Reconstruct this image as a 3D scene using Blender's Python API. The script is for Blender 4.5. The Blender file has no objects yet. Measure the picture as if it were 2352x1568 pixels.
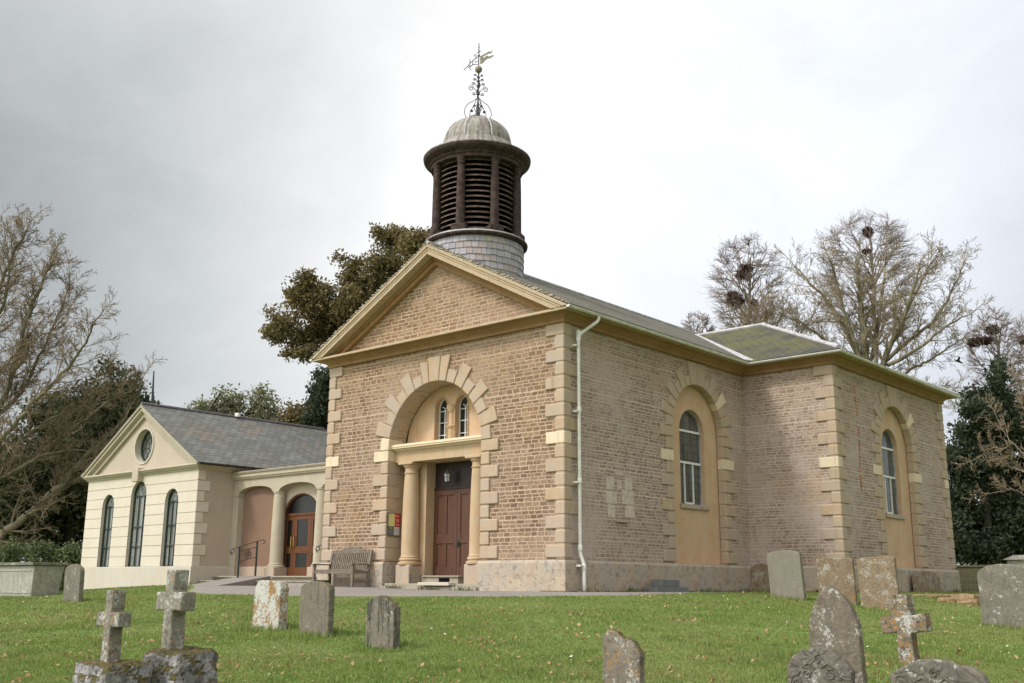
import bpy, bmesh, math, random
import numpy as np
from mathutils import Vector, Matrix, noise as mnoise
R = math.radians
PI = math.pi
S = bpy.context.scene
COL = S.collection

# ------------------------------------------------------------------ camera
CAM = np.array([14.29504, -18.01240, -0.531525])
AX_R = np.array([0.75157992, 0.65960794, 0.00670805])
AX_U = np.array([0.14502091, -0.17514514, 0.97380343])
AX_F = np.array([-0.64350335, 0.73091829, 0.22729251])
F2 = AX_F[:2] / np.hypot(AX_F[0], AX_F[1])
FPX = 2892.71 / 2850.0 * 2352.0          # focal length in units of a 2352 px wide frame
cd = bpy.data.cameras.new('camera')
cam = bpy.data.objects.new('camera', cd)
COL.objects.link(cam)
cd.sensor_width = 36.0
cd.lens = 2892.71 / 2850.0 * 36.0
cd.clip_start = 0.1
cd.clip_end = 2000
mw = Matrix(((AX_R[0], AX_U[0], -AX_F[0], CAM[0]), (AX_R[1], AX_U[1], -AX_F[1], CAM[1]), (AX_R[2], AX_U[2], -AX_F[2], CAM[2]), (0, 0, 0, 1)))
cam.matrix_world = mw
S.camera = cam


def at(px, py, d):
    """surveyed point: direction through (px, py) of the photograph, d metres ahead over the ground"""
    r = AX_F + AX_R * ((px - 1176) / FPX) - AX_U * ((py - 784) / FPX)
    return CAM + r * (d / math.hypot(AX_F[0], AX_F[1]) * .974 / (r[0] * F2[0] + r[1] * F2[1]))


def ss(a, b, t):
    t = np.clip((t - a) / (b - a), 0, 1)
    return t * t * (3 - 2 * t)


def gz(x, y):
    x = np.asarray(x, float); y = np.asarray(y, float)
    plat = -.70 + .06 * ss(-3, -7, x)
    plat = np.where(x < -13, plat - .048 * (-13.0 - x), plat)
    plat = np.maximum(plat, -1.1)
    def bx(cx, cy, hx, hy):
        return np.hypot(np.maximum(np.abs(x - cx) - hx, 0), np.maximum(np.abs(y - cy) - hy, 0))
    s = np.minimum(bx(-20, 20, 21.3, 21.6), bx(-20, 25, 23.4, 18.2))
    s = np.minimum(s, 30)
    return plat - .074 * (np.sqrt(s * s + .8) - .8944)


# ------------------------------------------------------------------ scene objects
def tag(o, label=None, cat=None, group=None, kind=None):
    if label: o['label'] = label
    if cat: o['category'] = cat
    if group: o['group'] = group
    if kind: o['kind'] = kind
    return o


def thing(name, label, cat, loc, group=None):
    o = bpy.data.objects.new(name, None)
    o.empty_display_size = .3
    COL.objects.link(o)
    o.location = loc
    return tag(o, label, cat, group)


def origin_of(p):
    v = Vector((0, 0, 0))
    while p is not None:
        v += p.location
        p = p.parent
    return v


class MB:
    """mesh collector in world coordinates"""
    def __init__(s):
        s.v = []; s.f = []; s.m = []

    def face(s, pts, mi=0):
        n = len(s.v)
        s.v.extend(tuple(map(float, p)) for p in pts)
        s.f.append(tuple(range(n, n + len(pts)))); s.m.append(mi)

    def poly(s, vs, fs, mi=0):
        n = len(s.v)
        s.v.extend(tuple(map(float, p)) for p in vs)
        for f in fs:
            s.f.append(tuple(n + i for i in f)); s.m.append(mi)

    def hexa(s, P, a, mi=0):
        u0, u1, z0, z1, d0, d1 = a
        vs = [P(u, z, d) for d in (d0, d1) for z in (z0, z1) for u in (u0, u1)]
        s.poly(vs, [(0, 1, 3, 2), (4, 6, 7, 5), (0, 4, 5, 1), (2, 3, 7, 6), (0, 2, 6, 4), (1, 5, 7, 3)], mi)

    def box(s, x0, x1, y0, y1, z0, z1, mi=0):
        s.hexa(lambda u, z, d: (u, d, z), (x0, x1, z0, z1, y0, y1), mi)

    def prism(s, P, pts, d0, d1, mi=0, cap=True):
        n = len(pts)
        vs = [P(u, z, d0) for u, z in pts] + [P(u, z, d1) for u, z in pts]
        fs = [(i, (i + 1) % n, n + (i + 1) % n, n + i) for i in range(n)]
        if cap:
            fs += [tuple(range(n))[::-1], tuple(range(n, 2 * n))]
        s.poly(vs, fs, mi)

    def tube(s, pts, r, seg=8, mi=0, cap=True, flat=1.0):
        pts = [Vector(p) for p in pts]
        rs = r if isinstance(r, (list, tuple)) else [r] * len(pts)
        n0 = len(s.v)
        up = Vector((0, 0, 1))
        t0 = (pts[1] - pts[0]).normalized()
        if abs(t0.z) > .95: up = Vector((1, 0, 0))
        a = t0.cross(up).normalized()
        for i, p in enumerate(pts):
            if i == 0: t = t0
            elif i == len(pts) - 1: t = (pts[i] - pts[i - 1]).normalized()
            else: t = ((pts[i + 1] - pts[i]).normalized() + (pts[i] - pts[i - 1]).normalized()).normalized()
            a = (a - t * a.dot(t)).normalized()
            b = t.cross(a)
            for k in range(seg):
                th = 2 * PI * k / seg
                q = p + a * (math.cos(th) * rs[i]) + b * (math.sin(th) * rs[i] * flat)
                s.v.append(tuple(q))
        for i in range(len(pts) - 1):
            for k in range(seg):
                k2 = (k + 1) % seg
                s.f.append((n0 + i * seg + k, n0 + i * seg + k2, n0 + (i + 1) * seg + k2, n0 + (i + 1) * seg + k)); s.m.append(mi)
        if cap:
            s.f.append(tuple(n0 + k for k in range(seg))[::-1]); s.m.append(mi)
            e = n0 + (len(pts) - 1) * seg
            s.f.append(tuple(e + k for k in range(seg))); s.m.append(mi)

    def lathe(s, c, prof, seg=32, mi=0, a0=0.0, a1=2 * PI, cap=True):
        full = abs(a1 - a0 - 2 * PI) < 1e-6
        m = seg if full else seg + 1
        n0 = len(s.v)
        for r, z in prof:
            for k in range(m):
                th = a0 + (a1 - a0) * k / seg
                s.v.append((c[0] + r * math.cos(th), c[1] + r * math.sin(th), z))
        for i in range(len(prof) - 1):
            for k in range(seg):
                k2 = (k + 1) % m
                s.f.append((n0 + i * m + k, n0 + i * m + k2, n0 + (i + 1) * m + k2, n0 + (i + 1) * m + k)); s.m.append(mi)
        if cap and full:
            s.f.append(tuple(n0 + k for k in range(m))[::-1]); s.m.append(mi)
            e = n0 + (len(prof) - 1) * m
            s.f.append(tuple(e + k for k in range(m))); s.m.append(mi)

    def sweep(s, prof, path, mi=0, closed=False):
        """prof: (out, z) ; path: xy polyline, outward on the right hand"""
        n = len(path); k = len(prof)
        rows = []
        for i in range(n):
            def nrm(a, b):
                d = Vector((b[0] - a[0], b[1] - a[1])).normalized()
                return Vector((d.y, -d.x))
            if i == 0: o = nrm(path[0], path[1])
            elif i == n - 1: o = nrm(path[-2], path[-1])
            else:
                a = nrm(path[i - 1], path[i]); b = nrm(path[i], path[i + 1])
                o = (a + b) / (1 + a.dot(b))
            rows.append([(path[i][0] + o.x * p[0], path[i][1] + o.y * p[0], p[1]) for p in prof])
        vs = [v for r in rows for v in r]
        fs = []
        for i in range(n - 1):
            for j in range(k - 1):
                fs.append((i * k + j, i * k + j + 1, (i + 1) * k + j + 1, (i + 1) * k + j))
        s.poly(vs, fs, mi)
        s.poly(rows[0], [tuple(range(k))], mi); s.poly(rows[-1], [tuple(range(k))[::-1]], mi)

    def build(s, name, mats, parent=None, bevel=0, smooth=False, recalc=True, loc=None, bseg=1, sub=0):
        me = bpy.data.meshes.new(name)
        o0 = origin_of(parent) if parent is not None else (Vector(loc) if loc is not None else Vector((0, 0, 0)))
        me.from_pydata([(v[0] - o0.x, v[1] - o0.y, v[2] - o0.z) for v in s.v], [], s.f)
        if recalc and len(s.f) < 60000:
            bm = bmesh.new(); bm.from_mesh(me)
            bmesh.ops.recalc_face_normals(bm, faces=bm.faces)
            bm.to_mesh(me); bm.free()
        if not isinstance(mats, (list, tuple)): mats = [mats]
        for m in mats: me.materials.append(m)
        me.polygons.foreach_set('material_index', s.m)
        if smooth:
            me.polygons.foreach_set('use_smooth', [True] * len(s.f))
        me.update()
        o = bpy.data.objects.new(name, me)
        COL.objects.link(o)
        if parent is not None: o.parent = parent
        elif loc is not None: o.location = loc
        if bevel:
            b = o.modifiers.new('bevel', 'BEVEL'); b.width = bevel; b.segments = bseg; b.limit_method = 'ANGLE'; b.angle_limit = R(40)
        if smooth:
            try:
                me.set_sharp_from_angle(angle=R(35))
            except Exception:
                pass
        return o


def np_mesh(name, verts, faces_n, nper, mats, parent=None, loc=None, smooth=False, mi=None):
    """fast mesh from numpy: faces_n (F, nper)"""
    me = bpy.data.meshes.new(name)
    o0 = np.array(origin_of(parent)) if parent is not None else (np.array(loc, float) if loc is not None else np.zeros(3))
    v = np.asarray(verts, np.float32) - o0.astype(np.float32)
    f = np.asarray(faces_n, np.int32)
    me.vertices.add(len(v)); me.vertices.foreach_set('co', v.ravel())
    me.loops.add(f.size); me.loops.foreach_set('vertex_index', f.ravel())
    me.polygons.add(len(f))
    me.polygons.foreach_set('loop_start', np.arange(0, f.size, nper, dtype=np.int32))
    me.polygons.foreach_set('loop_total', np.full(len(f), nper, np.int32))
    if not isinstance(mats, (list, tuple)): mats = [mats]
    for m in mats: me.materials.append(m)
    if mi is not None: me.polygons.foreach_set('material_index', np.asarray(mi, np.int32))
    if smooth: me.polygons.foreach_set('use_smooth', np.ones(len(f), bool))
    me.update(calc_edges=True); me.validate()
    o = bpy.data.objects.new(name, me); COL.objects.link(o)
    if parent is not None: o.parent = parent
    elif loc is not None: o.location = loc
    return o


# ------------------------------------------------------------------ material helpers
class G:
    def __init__(s, name):
        s.mat = bpy.data.materials.new(name); s.mat.use_nodes = True
        s.nt = s.mat.node_tree; s.nt.nodes.clear()
        s.out = s.nt.nodes.new('ShaderNodeOutputMaterial')
        s.b = s.nt.nodes.new('ShaderNodeBsdfPrincipled')
        s.nt.links.new(s.b.outputs[0], s.out.inputs[0])
        s.b.inputs['Roughness'].default_value = .85
        s.b.inputs['Specular IOR Level'].default_value = .25
        s._c = None

    def n(s, t, ins=None, **props):
        nd = s.nt.nodes.new(t)
        for k, v in props.items(): setattr(nd, k, v)
        for k, v in (ins or {}).items():
            sk = nd.inputs[k]
            if isinstance(v, bpy.types.NodeSocket): s.nt.links.new(v, sk)
            else:
                if sk.type == 'RGBA' and len(v) == 3: v = (*v, 1)
                sk.default_value = v
        return nd

    def set(s, k, v):
        sk = s.b.inputs[k]
        if isinstance(v, bpy.types.NodeSocket): s.nt.links.new(v, sk)
        else:
            if sk.type == 'RGBA' and len(v) == 3: v = (*v, 1)
            sk.default_value = v

    def obj(s):
        if s._c is None: s._c = s.n('ShaderNodeTexCoord').outputs['Object']
        return s._c

    def sep(s, v):
        o = s.n('ShaderNodeSeparateXYZ', {0: v}).outputs
        return o[0], o[1], o[2]

    def comb(s, x, y, z):
        return s.n('ShaderNodeCombineXYZ', {0: x, 1: y, 2: z}).outputs[0]

    def m(s, op, a, b=0.0, c=0.0, clamp=False):
        nd = s.n('ShaderNodeMath', {0: a, 1: b, 2: c}, operation=op); nd.use_clamp = clamp
        return nd.outputs[0]

    def vm(s, op, a, b):
        return s.n('ShaderNodeVectorMath', {0: a, 1: b}, operation=op).outputs[0]

    def noise(s, vec, scale=5, detail=3, rough=.55, dist=0.0, col=False):
        o = s.n('ShaderNodeTexNoise', {'Vector': vec, 'Scale': scale, 'Detail': detail, 'Roughness': rough, 'Distortion': dist})
        return o.outputs['Color' if col else 'Fac']

    def vor(s, vec, scale=5, feat='F1', out='Distance', rnd=1.0):
        return s.n('ShaderNodeTexVoronoi', {'Vector': vec, 'Scale': scale, 'Randomness': rnd}, feature=feat).outputs[out]

    def ramp(s, f, a, b, lo=0.0, hi=1.0):
        return s.n('ShaderNodeMapRange', {0: f, 1: a, 2: b, 3: lo, 4: hi}, interpolation_type='SMOOTHSTEP').outputs[0]

    def mix(s, f, a, b, bt='MIX'):
        nd = s.nt.nodes.new('ShaderNodeMix'); nd.data_type = 'RGBA'; nd.blend_type = bt
        for k, v in ((0, f), (6, a), (7, b)):
            sk = nd.inputs[k]
            if isinstance(v, bpy.types.NodeSocket): s.nt.links.new(v, sk)
            else:
                if k and len(v) == 3: v = (*v, 1)
                sk.default_value = v
        return nd.outputs[2]

    def island(s):
        return s.n('ShaderNodeNewGeometry').outputs['Random Per Island']

    def normal(s):
        return s.n('ShaderNodeNewGeometry').outputs['True Normal']

    def bump(s, h, strength=.4, dist=.02):
        s.set('Normal', s.n('ShaderNodeBump', {'Height': h, 'Strength': strength, 'Distance': dist}).outputs[0])

    def wallvec(s):
        x, y, z = s.sep(s.obj())
        nx, ny, nz = s.sep(s.normal())
        f = s.m('GREATER_THAN', s.m('ABSOLUTE', nx), .6)
        u = s.m('ADD', s.m('MULTIPLY', x, s.m('SUBTRACT', 1.0, f)), s.m('MULTIPLY', y, f))
        return u, z

    def roofvec(s):
        x, y, z = s.sep(s.obj())
        nx, ny, nz = s.sep(s.normal())
        f = s.m('GREATER_THAN', s.m('ABSOLUTE', nx), s.m('ABSOLUTE', ny))
        g = s.m('SUBTRACT', 1.0, f)
        u = s.m('ADD', s.m('MULTIPLY', y, f), s.m('MULTIPLY', x, g))
        v = s.m('MULTIPLY', s.m('ADD', s.m('MULTIPLY', x, f), s.m('MULTIPLY', y, g)), 1.13)
        return u, v


def plain(name, col, rough=.6, spec=.3, metal=0.0, var=.15, scale=6, bump=0.0):
    g = G(name)
    n = g.noise(g.obj(), scale, 4)
    c = g.mix(g.ramp(n, .3, .7), tuple(x * (1 - var) for x in col), tuple(min(1, x * (1 + var)) for x in col))
    g.set('Base Color', c); g.set('Roughness', rough); g.set('Specular IOR Level', spec); g.set('Metallic', metal)
    if bump: g.bump(g.noise(g.obj(), scale * 6, 4), bump, .01)
    return g.mat


def rubble(name, c1, c2, c3, mortar, bw, rh, wash, wash_amt, ochre, ms=.013):
    """coursed ironstone rubble with wide pale joints"""
    g = G(name)
    u, z = g.wallvec()
    ob = g.obj()
    w1 = g.noise(g.comb(0.0, 0.0, z), 3.1, 2)
    wz = g.noise(ob, 11, 3, .7)
    wu = g.noise(ob, 7, 3)
    zz = g.m('ADD', z, g.m('ADD', g.m('MULTIPLY', g.m('SUBTRACT', w1, .5), .22), g.m('MULTIPLY', g.m('SUBTRACT', wz, .5), .055)))
    uu = g.m('ADD', u, g.m('MULTIPLY', g.m('SUBTRACT', wu, .5), .10))
    row = g.m('FLOOR', g.m('DIVIDE', zz, rh))
    hsh = g.m('FRACT', g.m('MULTIPLY', g.m('SINE', g.m('MULTIPLY', row, 12.9898)), 437.5453))
    uu = g.m('ADD', g.m('MULTIPLY', uu, g.m('ADD', .8, g.m('MULTIPLY', hsh, .45))), hsh)
    v = g.comb(uu, zz, 0.0)
    br = g.n('ShaderNodeTexBrick', {'Vector': v, 'Scale': 1.0, 'Mortar Size': ms, 'Mortar Smooth': .35, 'Bias': 0.0, 'Brick Width': bw, 'Row Height': rh,
                                    'Color1': (0, 0, 0), 'Color2': (1, 1, 1), 'Mortar': (.5, .5, .5)}, offset=.5, squash=1.0)
    fac = br.outputs['Fac']; rnd = br.outputs['Color']
    n2 = g.noise(ob, 26, 4, .65)
    col = g.mix(g.ramp(rnd, .1, .9), c1, c2)
    col = g.mix(g.ramp(g.noise(ob, 4.3, 3), .55, .72), col, c3)
    col = g.mix(g.ramp(n2, .35, .75, 0, .55), col, tuple(x * .55 for x in c1))
    mor = g.mix(g.ramp(g.noise(ob, 1.1, 3), .3, .7), mortar, tuple(x * .82 for x in mortar))
    edge = g.m('ADD', fac, g.m('MULTIPLY', g.m('SUBTRACT', g.noise(ob, 30, 3, .7), .5), 1.5))
    col = g.mix(g.ramp(edge, .30, .72), col, mor)
    big = g.noise(ob, .42, 4, .6)
    col = g.mix(g.ramp(big, .42, .66, 0, wash_amt), col, wash)
    oc = g.m('MULTIPLY', g.ramp(g.noise(g.vm('ADD', ob, (7.3, 2.1, 4.4)), .55, 4, .6), .52, .72), .42)
    hi = g.m('MULTIPLY', g.ramp(z, 4.0, 5.9), g.ramp(g.noise(g.comb(g.m('MULTIPLY', u, 1.6), 0.0, g.m('MULTIPLY', z, .5)), 1.4, 3), .30, .60))
    oc = g.m('MAXIMUM', oc, g.m('MULTIPLY', hi, .20))
    col = g.mix(oc, col, ochre)
    blk = g.m('MULTIPLY', g.ramp(g.noise(g.vm('ADD', ob, (1.3, 5.1, 9.4)), 2.6, 5, .7), .60, .78), .30)
    col = g.mix(blk, col, (.07, .06, .05))
    g.set('Base Color', col); g.set('Roughness', .92)
    h = g.m('SUBTRACT', g.m('MULTIPLY', n2, .5), g.m('MULTIPLY', g.ramp(edge, .25, .75), .9))
    g.bump(h, .9, .03)
    return g.mat


def ashlar(name, base, base2, grey, grey_amt=.5, rnd=.35, pale=.0, sc=1.0, dark=.25, moss=0.0):
    """dressed limestone; per-block tint by island"""
    g = G(name)
    ob = g.obj()
    isl = g.island()
    c = g.mix(g.ramp(g.noise(ob, 2.2 * sc, 4, .6), .3, .7), base, base2)
    c = g.mix(g.m('MULTIPLY', isl, rnd), c, grey)
    c = g.mix(g.ramp(g.noise(g.vm('ADD', ob, (3.1, 7.7, 1.9)), 3.4 * sc, 5, .65), .45, .68, 0, grey_amt), c, grey)
    if pale:
        c = g.mix(g.m('MULTIPLY', g.m('GREATER_THAN', g.m('FRACT', g.m('MULTIPLY', isl, 7.31)), 1 - pale), .8), c, (.74, .62, .44))
    x, y, z = g.sep(ob)
    st = g.noise(g.comb(g.m('MULTIPLY', x, 5.0), g.m('MULTIPLY', y, 5.0), g.m('MULTIPLY', z, .5)), 2.0, 4, .6)
    c = g.mix(g.ramp(st, .56, .78, 0, dark), c, tuple(k * .33 for k in grey))
    sp = g.ramp(g.noise(ob, 38, 3, .7), .60, .74, 0, .35)
    c = g.mix(sp, c, tuple(k * .5 for k in base))
    if moss:
        nz = g.sep(g.normal())[2]
        mo = g.m('MULTIPLY', g.ramp(nz, .3, .8), g.ramp(g.noise(ob, 6, 4), .35, .6))
        c = g.mix(g.m('MULTIPLY', mo, moss), c, (.10, .09, .03))
    g.set('Base Color', c); g.set('Roughness', .9)
    g.bump(g.noise(ob, 30, 5, .65), .35, .012)
    return g.mat


def blockwork(name, base, base2, grey, bw=.85, rh=.35, stain=.6, jw=.006):
    g = G(name)
    u, z = g.wallvec(); ob = g.obj()
    br = g.n('ShaderNodeTexBrick', {'Vector': g.comb(g.m('ADD', u, g.m('MULTIPLY', g.noise(ob, 2, 2), .02)), g.m('ADD', z, .02), 0.0), 'Scale': 1.0, 'Mortar Size': jw, 'Mortar Smooth': .4, 'Brick Width': bw, 'Row Height': rh,
                                    'Color1': (0, 0, 0), 'Color2': (1, 1, 1), 'Mortar': (.5, .5, .5)}, offset=.37)
    c = g.mix(g.ramp(br.outputs['Color'], 0, 1), base, base2)
    c = g.mix(g.ramp(g.noise(ob, 1.7, 5, .65), .40, .58, 0, stain), c, grey)
    c = g.mix(g.ramp(g.noise(g.vm('ADD', ob, (5.5, 1.2, 8.1)), 6, 7, .8), .50, .62, 0, stain * 1.1), c, tuple(k * .45 for k in grey))
    c = g.mix(g.ramp(g.noise(g.vm('ADD', ob, (2.5, 9.2, 1.1)), 11, 6, .75), .58, .68, 0, .65), c, tuple(min(.75, k * 1.65) for k in grey))
    c = g.mix(g.ramp(g.noise(g.vm('ADD', ob, (8.5, 3.2, 4.1)), 3.1, 5, .7), .56, .70, 0, .55), c, (base[0] * .95, base[1] * .66, base[2] * .42))
    c = g.mix(g.m('MULTIPLY', br.outputs['Fac'], .5), c, tuple(k * 1.25 for k in base))
    g.set('Base Color', c); g.set('Roughness', .92)
    g.bump(g.m('SUBTRACT', g.noise(ob, 24, 6, .7), g.m('MULTIPLY', br.outputs['Fac'], .5)), .5, .02)
    return g.mat


def gravestone(name, base, base2, white=.2, orange=.2, dark=.3, moss=.5, streak=.3, bump=.5, carve=0.0, mossn=.6, wcol=(.62, .62, .56)):
    g = G(name)
    ob = g.obj()
    off = g.n('ShaderNodeObjectInfo').outputs['Location']
    p = g.vm('ADD', ob, off)
    x, y, z = g.sep(p)
    c = g.mix(g.ramp(g.noise(p, 6, 5, .65), .3, .7), base, base2)
    c = g.mix(g.ramp(g.noise(p, 24, 4, .7), .55, .75, 0, .5), c, tuple(k * .55 for k in base))
    st = g.noise(g.comb(g.m('MULTIPLY', x, 14.0), g.m('MULTIPLY', y, 14.0), g.m('MULTIPLY', z, 1.6)), 1.3, 4, .65)
    c = g.mix(g.ramp(st, .48, .66, 0, streak), c, (.045, .043, .035))
    fade = g.ramp(g.noise(p, 2.4, 2), .3, .65)
    dk = g.m('MULTIPLY', g.ramp(g.noise(g.vm('ADD', p, (4.2, 1.7, 8.8)), 17, 6, .78), .50, .62), dark)
    c = g.mix(dk, c, (.035, .032, .026))
    orr = g.m('MULTIPLY', g.ramp(g.noise(g.vm('ADD', p, (1.2, 9.7, 3.8)), 13, 6, .75), .66 - .20 * orange, .76 - .20 * orange), .85 if orange > 0 else 0)
    c = g.mix(orr, c, g.mix(g.noise(p, 30, 2), (.42, .19, .035), (.30, .16, .05)))
    wn = g.m('ADD', g.m('MULTIPLY', g.noise(g.vm('ADD', p, (7.7, 3.3, .8)), 27, 6, .8), .6), g.m('MULTIPLY', g.noise(g.vm('ADD', p, (2.2, .3, 5.8)), 5.5, 4), .4))
    wh = g.ramp(wn, .60 - .15 * white, .66 - .15 * white, 0, .85 if white > 0 else 0)
    c = g.mix(wh, c, g.mix(g.noise(p, 60, 2), wcol, tuple(k * .75 for k in wcol)))
    nz = g.sep(g.normal())[2]
    mo = g.m('MULTIPLY', g.ramp(g.m('ADD', nz, g.m('MULTIPLY', g.noise(p, 9, 3), mossn)), .55, 1.0), moss)
    c = g.mix(mo, c, g.mix(g.ramp(g.noise(p, 40, 3), .4, .6), (.13, .10, .025), (.05, .045, .02)))
    g.set('Base Color', c); g.set('Roughness', .95)
    h = g.noise(p, 22, 6, .7)
    if carve:
        w = g.noise(p, 9, 1, .4, 1.2)
        w = g.ramp(g.m('ABSOLUTE', g.m('SUBTRACT', w, .5)), .0, .10)
        h = g.m('ADD', g.m('MULTIPLY', h, .35), g.m('MULTIPLY', w, carve))
    g.bump(h, bump, .022)
    return g.mat


def foliage(name, cols, rough=.7, sheen=0.0):
    g = G(name)
    i = g.island()
    nd = g.n('ShaderNodeValToRGB', {0: g.m('ADD', g.m('MULTIPLY', i, .6), g.m('MULTIPLY', g.ramp(g.noise(g.obj(), .8, 3), .3, .7), .4))})
    cr = nd.color_ramp
    cr.elements[0].color = (*cols[0], 1); cr.elements[1].color = (*cols[-1], 1)
    for k, c in enumerate(cols[1:-1]):
        e = cr.elements.new((k + 1) / (len(cols) - 1)); e.color = (*c, 1)
    g.set('Base Color', nd.outputs[0]); g.set('Roughness', rough); g.set('Specular IOR Level', .2)
    tr = g.n('ShaderNodeBsdfTranslucent', {'Color': nd.outputs[0]})
    ms = g.n('ShaderNodeMixShader', {0: .25})
    g.nt.links.new(g.b.outputs[0], ms.inputs[1]); g.nt.links.new(tr.outputs[0], ms.inputs[2])
    g.nt.links.new(ms.outputs[0], g.out.inputs[0])
    return g.mat


def slates(name, cols, bw, rh, moss=0.0, patch=None, lich=.0):
    g = G(name)
    u, v = g.roofvec()
    ob = g.obj()
    uu = g.m('ADD', u, g.m('MULTIPLY', g.m('SUBTRACT', g.noise(ob, 5, 2), .5), .03))
    vv = g.m('ADD', v, g.m('MULTIPLY', g.m('SUBTRACT', g.noise(ob, 4, 2), .5), .02))
    br = g.n('ShaderNodeTexBrick', {'Vector': g.comb(uu, vv, 0.0), 'Scale': 1.0, 'Mortar Size': .008, 'Mortar Smooth': .2, 'Brick Width': bw, 'Row Height': rh,
                                    'Color1': (0, 0, 0), 'Color2': (1, 1, 1), 'Mortar': (.5, .5, .5)}, offset=.5)
    r = br.outputs['Color']; f = br.outputs['Fac']
    c = g.mix(g.ramp(r, 0, 1), cols[0], cols[1])
    c = g.mix(g.ramp(g.noise(ob, 1.3, 4, .65), .40, .66, 0, .7), c, cols[2])
    c = g.mix(g.ramp(g.noise(g.vm('ADD', ob, (9, 4, 2)), 22, 4, .7), .5, .75, 0, .4), c, tuple(k * 1.7 for k in cols[0]))
    if patch:
        pm = g.m('MULTIPLY', g.ramp(g.noise(g.vm('ADD', ob, (3.3, 1.5, 0)), .7, 3, .5), .50, .64), g.ramp(r, .35, .75))
        c = g.mix(g.m('MULTIPLY', pm, .7), c, patch)
    if moss:
        mm = g.ramp(g.m('ADD', g.m('MULTIPLY', g.noise(ob, 1.0, 3), .6), g.m('MULTIPLY', g.noise(g.comb(g.m('MULTIPLY', u, 3.0), g.m('MULTIPLY', v, 9.0), 0.0), 2.2, 4, .75), .7)), .58, .72)
        c = g.mix(g.ramp(g.noise(g.comb(g.m('MULTIPLY', u, 2.5), g.m('MULTIPLY', v, 11.0), 0.0), 2.0, 5, .75), .46, .62, 0, .7), c, tuple(k * .45 for k in cols[0]))
        c = g.mix(g.m('MULTIPLY', mm, moss), c, g.mix(g.noise(ob, 12, 3), (.15, .135, .042), (.095, .10, .045)))
    if lich:
        c = g.mix(g.ramp(g.noise(ob, 14, 5, .75), .60, .68, 0, lich), c, (.42, .40, .34))
    c = g.mix(g.ramp(f, .3, .8), c, (.03, .03, .03))
    fr = g.m('FRACT', g.m('DIVIDE', vv, rh))
    g.set('Base Color', c); g.set('Roughness', .85); g.set('Specular IOR Level', .15)
    g.bump(g.m('SUBTRACT', g.m('ADD', g.m('MULTIPLY', fr, .6), g.m('MULTIPLY', r, .4)), g.m('MULTIPLY', f, .8)), .6, .02)
    return g.mat
# ------------------------------------------------------------------ materials
M = {}
M['rubble_front'] = rubble('ironstone_rubble', (.18, .11, .07), (.325, .22, .147), (.37, .28, .205), (.55, .415, .285), .225, .094, (.43, .325, .24), .45, (.43, .255, .11), .015)
M['rubble_side'] = rubble('weathered_ironstone_rubble', (.265, .19, .15), (.43, .33, .268), (.48, .385, .325), (.62, .50, .405), .20, .078, (.54, .445, .385), .62, (.44, .30, .15), .013)
M['quoin'] = ashlar('golden_limestone', (.485, .365, .245), (.435, .31, .188), (.405, .342, .28), .75, .6, .035, 1.2, .45)
M['cornice'] = ashlar('ochre_cornice_stone', (.47, .365, .24), (.42, .31, .18), (.38, .335, .265), .6, .1, 0, 2.0, .55)
M['ochre'] = ashlar('ochre_limewash', (.59, .41, .26), (.54, .35, .20), (.53, .42, .31), .6, .0, 0, 1.0, .32)
M['doorstone'] = ashlar('warm_doorcase_stone', (.52, .375, .225), (.475, .32, .17), (.47, .39, .285), .5, .25, .04, .9, .25)
M['plinth'] = blockwork('weathered_plinth_stone', (.46, .375, .275), (.41, .33, .245), (.365, .335, .29))
M['frieze'] = ashlar('brown_frieze_stone', (.34, .205, .095), (.28, .16, .07), (.32, .235, .14), .35, .0, 0, 1.0, .25)
M['cream'] = ashlar('cream_ashlar', (.64, .575, .475), (.61, .53, .42), (.56, .52, .44), .30, .22, 0, .8, .10)
M['creamplinth'] = ashlar('pale_hall_plinth', (.56, .515, .425), (.53, .46, .36), (.48, .465, .42), .5, .2, 0, .5, .25)
M['render'] = ashlar('buff_render', (.49, .415, .32), (.45, .375, .285), (.44, .39, .33), .3, 0, 0, .5, .12)
M['porchstone'] = ashlar('porch_stone', (.48, .425, .315), (.44, .37, .26), (.37, .35, .295), .45, .2, 0, .8, .40)
M['coping'] = ashlar('lichened_coping', (.40, .35, .27), (.33, .28, .20), (.25, .24, .2), .6, .2, 0, 2.0, .6)
M['step'] = ashlar('stone_step', (.42, .37, .29), (.36, .31, .23), (.25, .24, .19), .6, .3, 0, 1.5, .5, .4)
M['pink'] = ashlar('pinkish_render', (.235, .145, .10), (.215, .138, .10), (.265, .155, .085), .5, 0, 0, .35, .06)
M['roof_nave'] = slates('nave_slates', [(.12, .115, .10), (.18, .165, .14), (.21, .19, .15)], .28, .2, .35, None, .4)
M['roof_moss'] = slates('mossy_slates', [(.06, .06, .056), (.10, .095, .083), (.07, .075, .074)], .28, .2, .80, None, .25)
M['roof_hall'] = slates('hall_slates', [(.130, .135, .126), (.19, .195, .18), (.14, .132, .112)], .3, .19, .0, (.215, .17, .135), .3)
M['lead'] = plain('grey_lead', (.34, .34, .35), .5, .5, 0, .3, 3, .1)
M['leadpale'] = plain('pale_lead_flashing', (.40, .395, .39), .55, .4, 0, .25, 4, .1)
M['whitepaint'] = plain('aged_white_paint', (.70, .685, .62), .42, .4, 0, .08, 5)
M['gutter'] = plain('cream_gutter_paint', (.64, .62, .56), .45, .4, 0, .14, 5)
M['black'] = plain('black_gutter_paint', (.02, .02, .021), .4, .5)
M['iron'] = plain('dark_wrought_iron', (.025, .03, .032), .55, .4, 0, .3, 20)
M['gilt'] = plain('dull_gilded_metal', (.26, .235, .175), .6, .4, .1, .25, 15)
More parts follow.
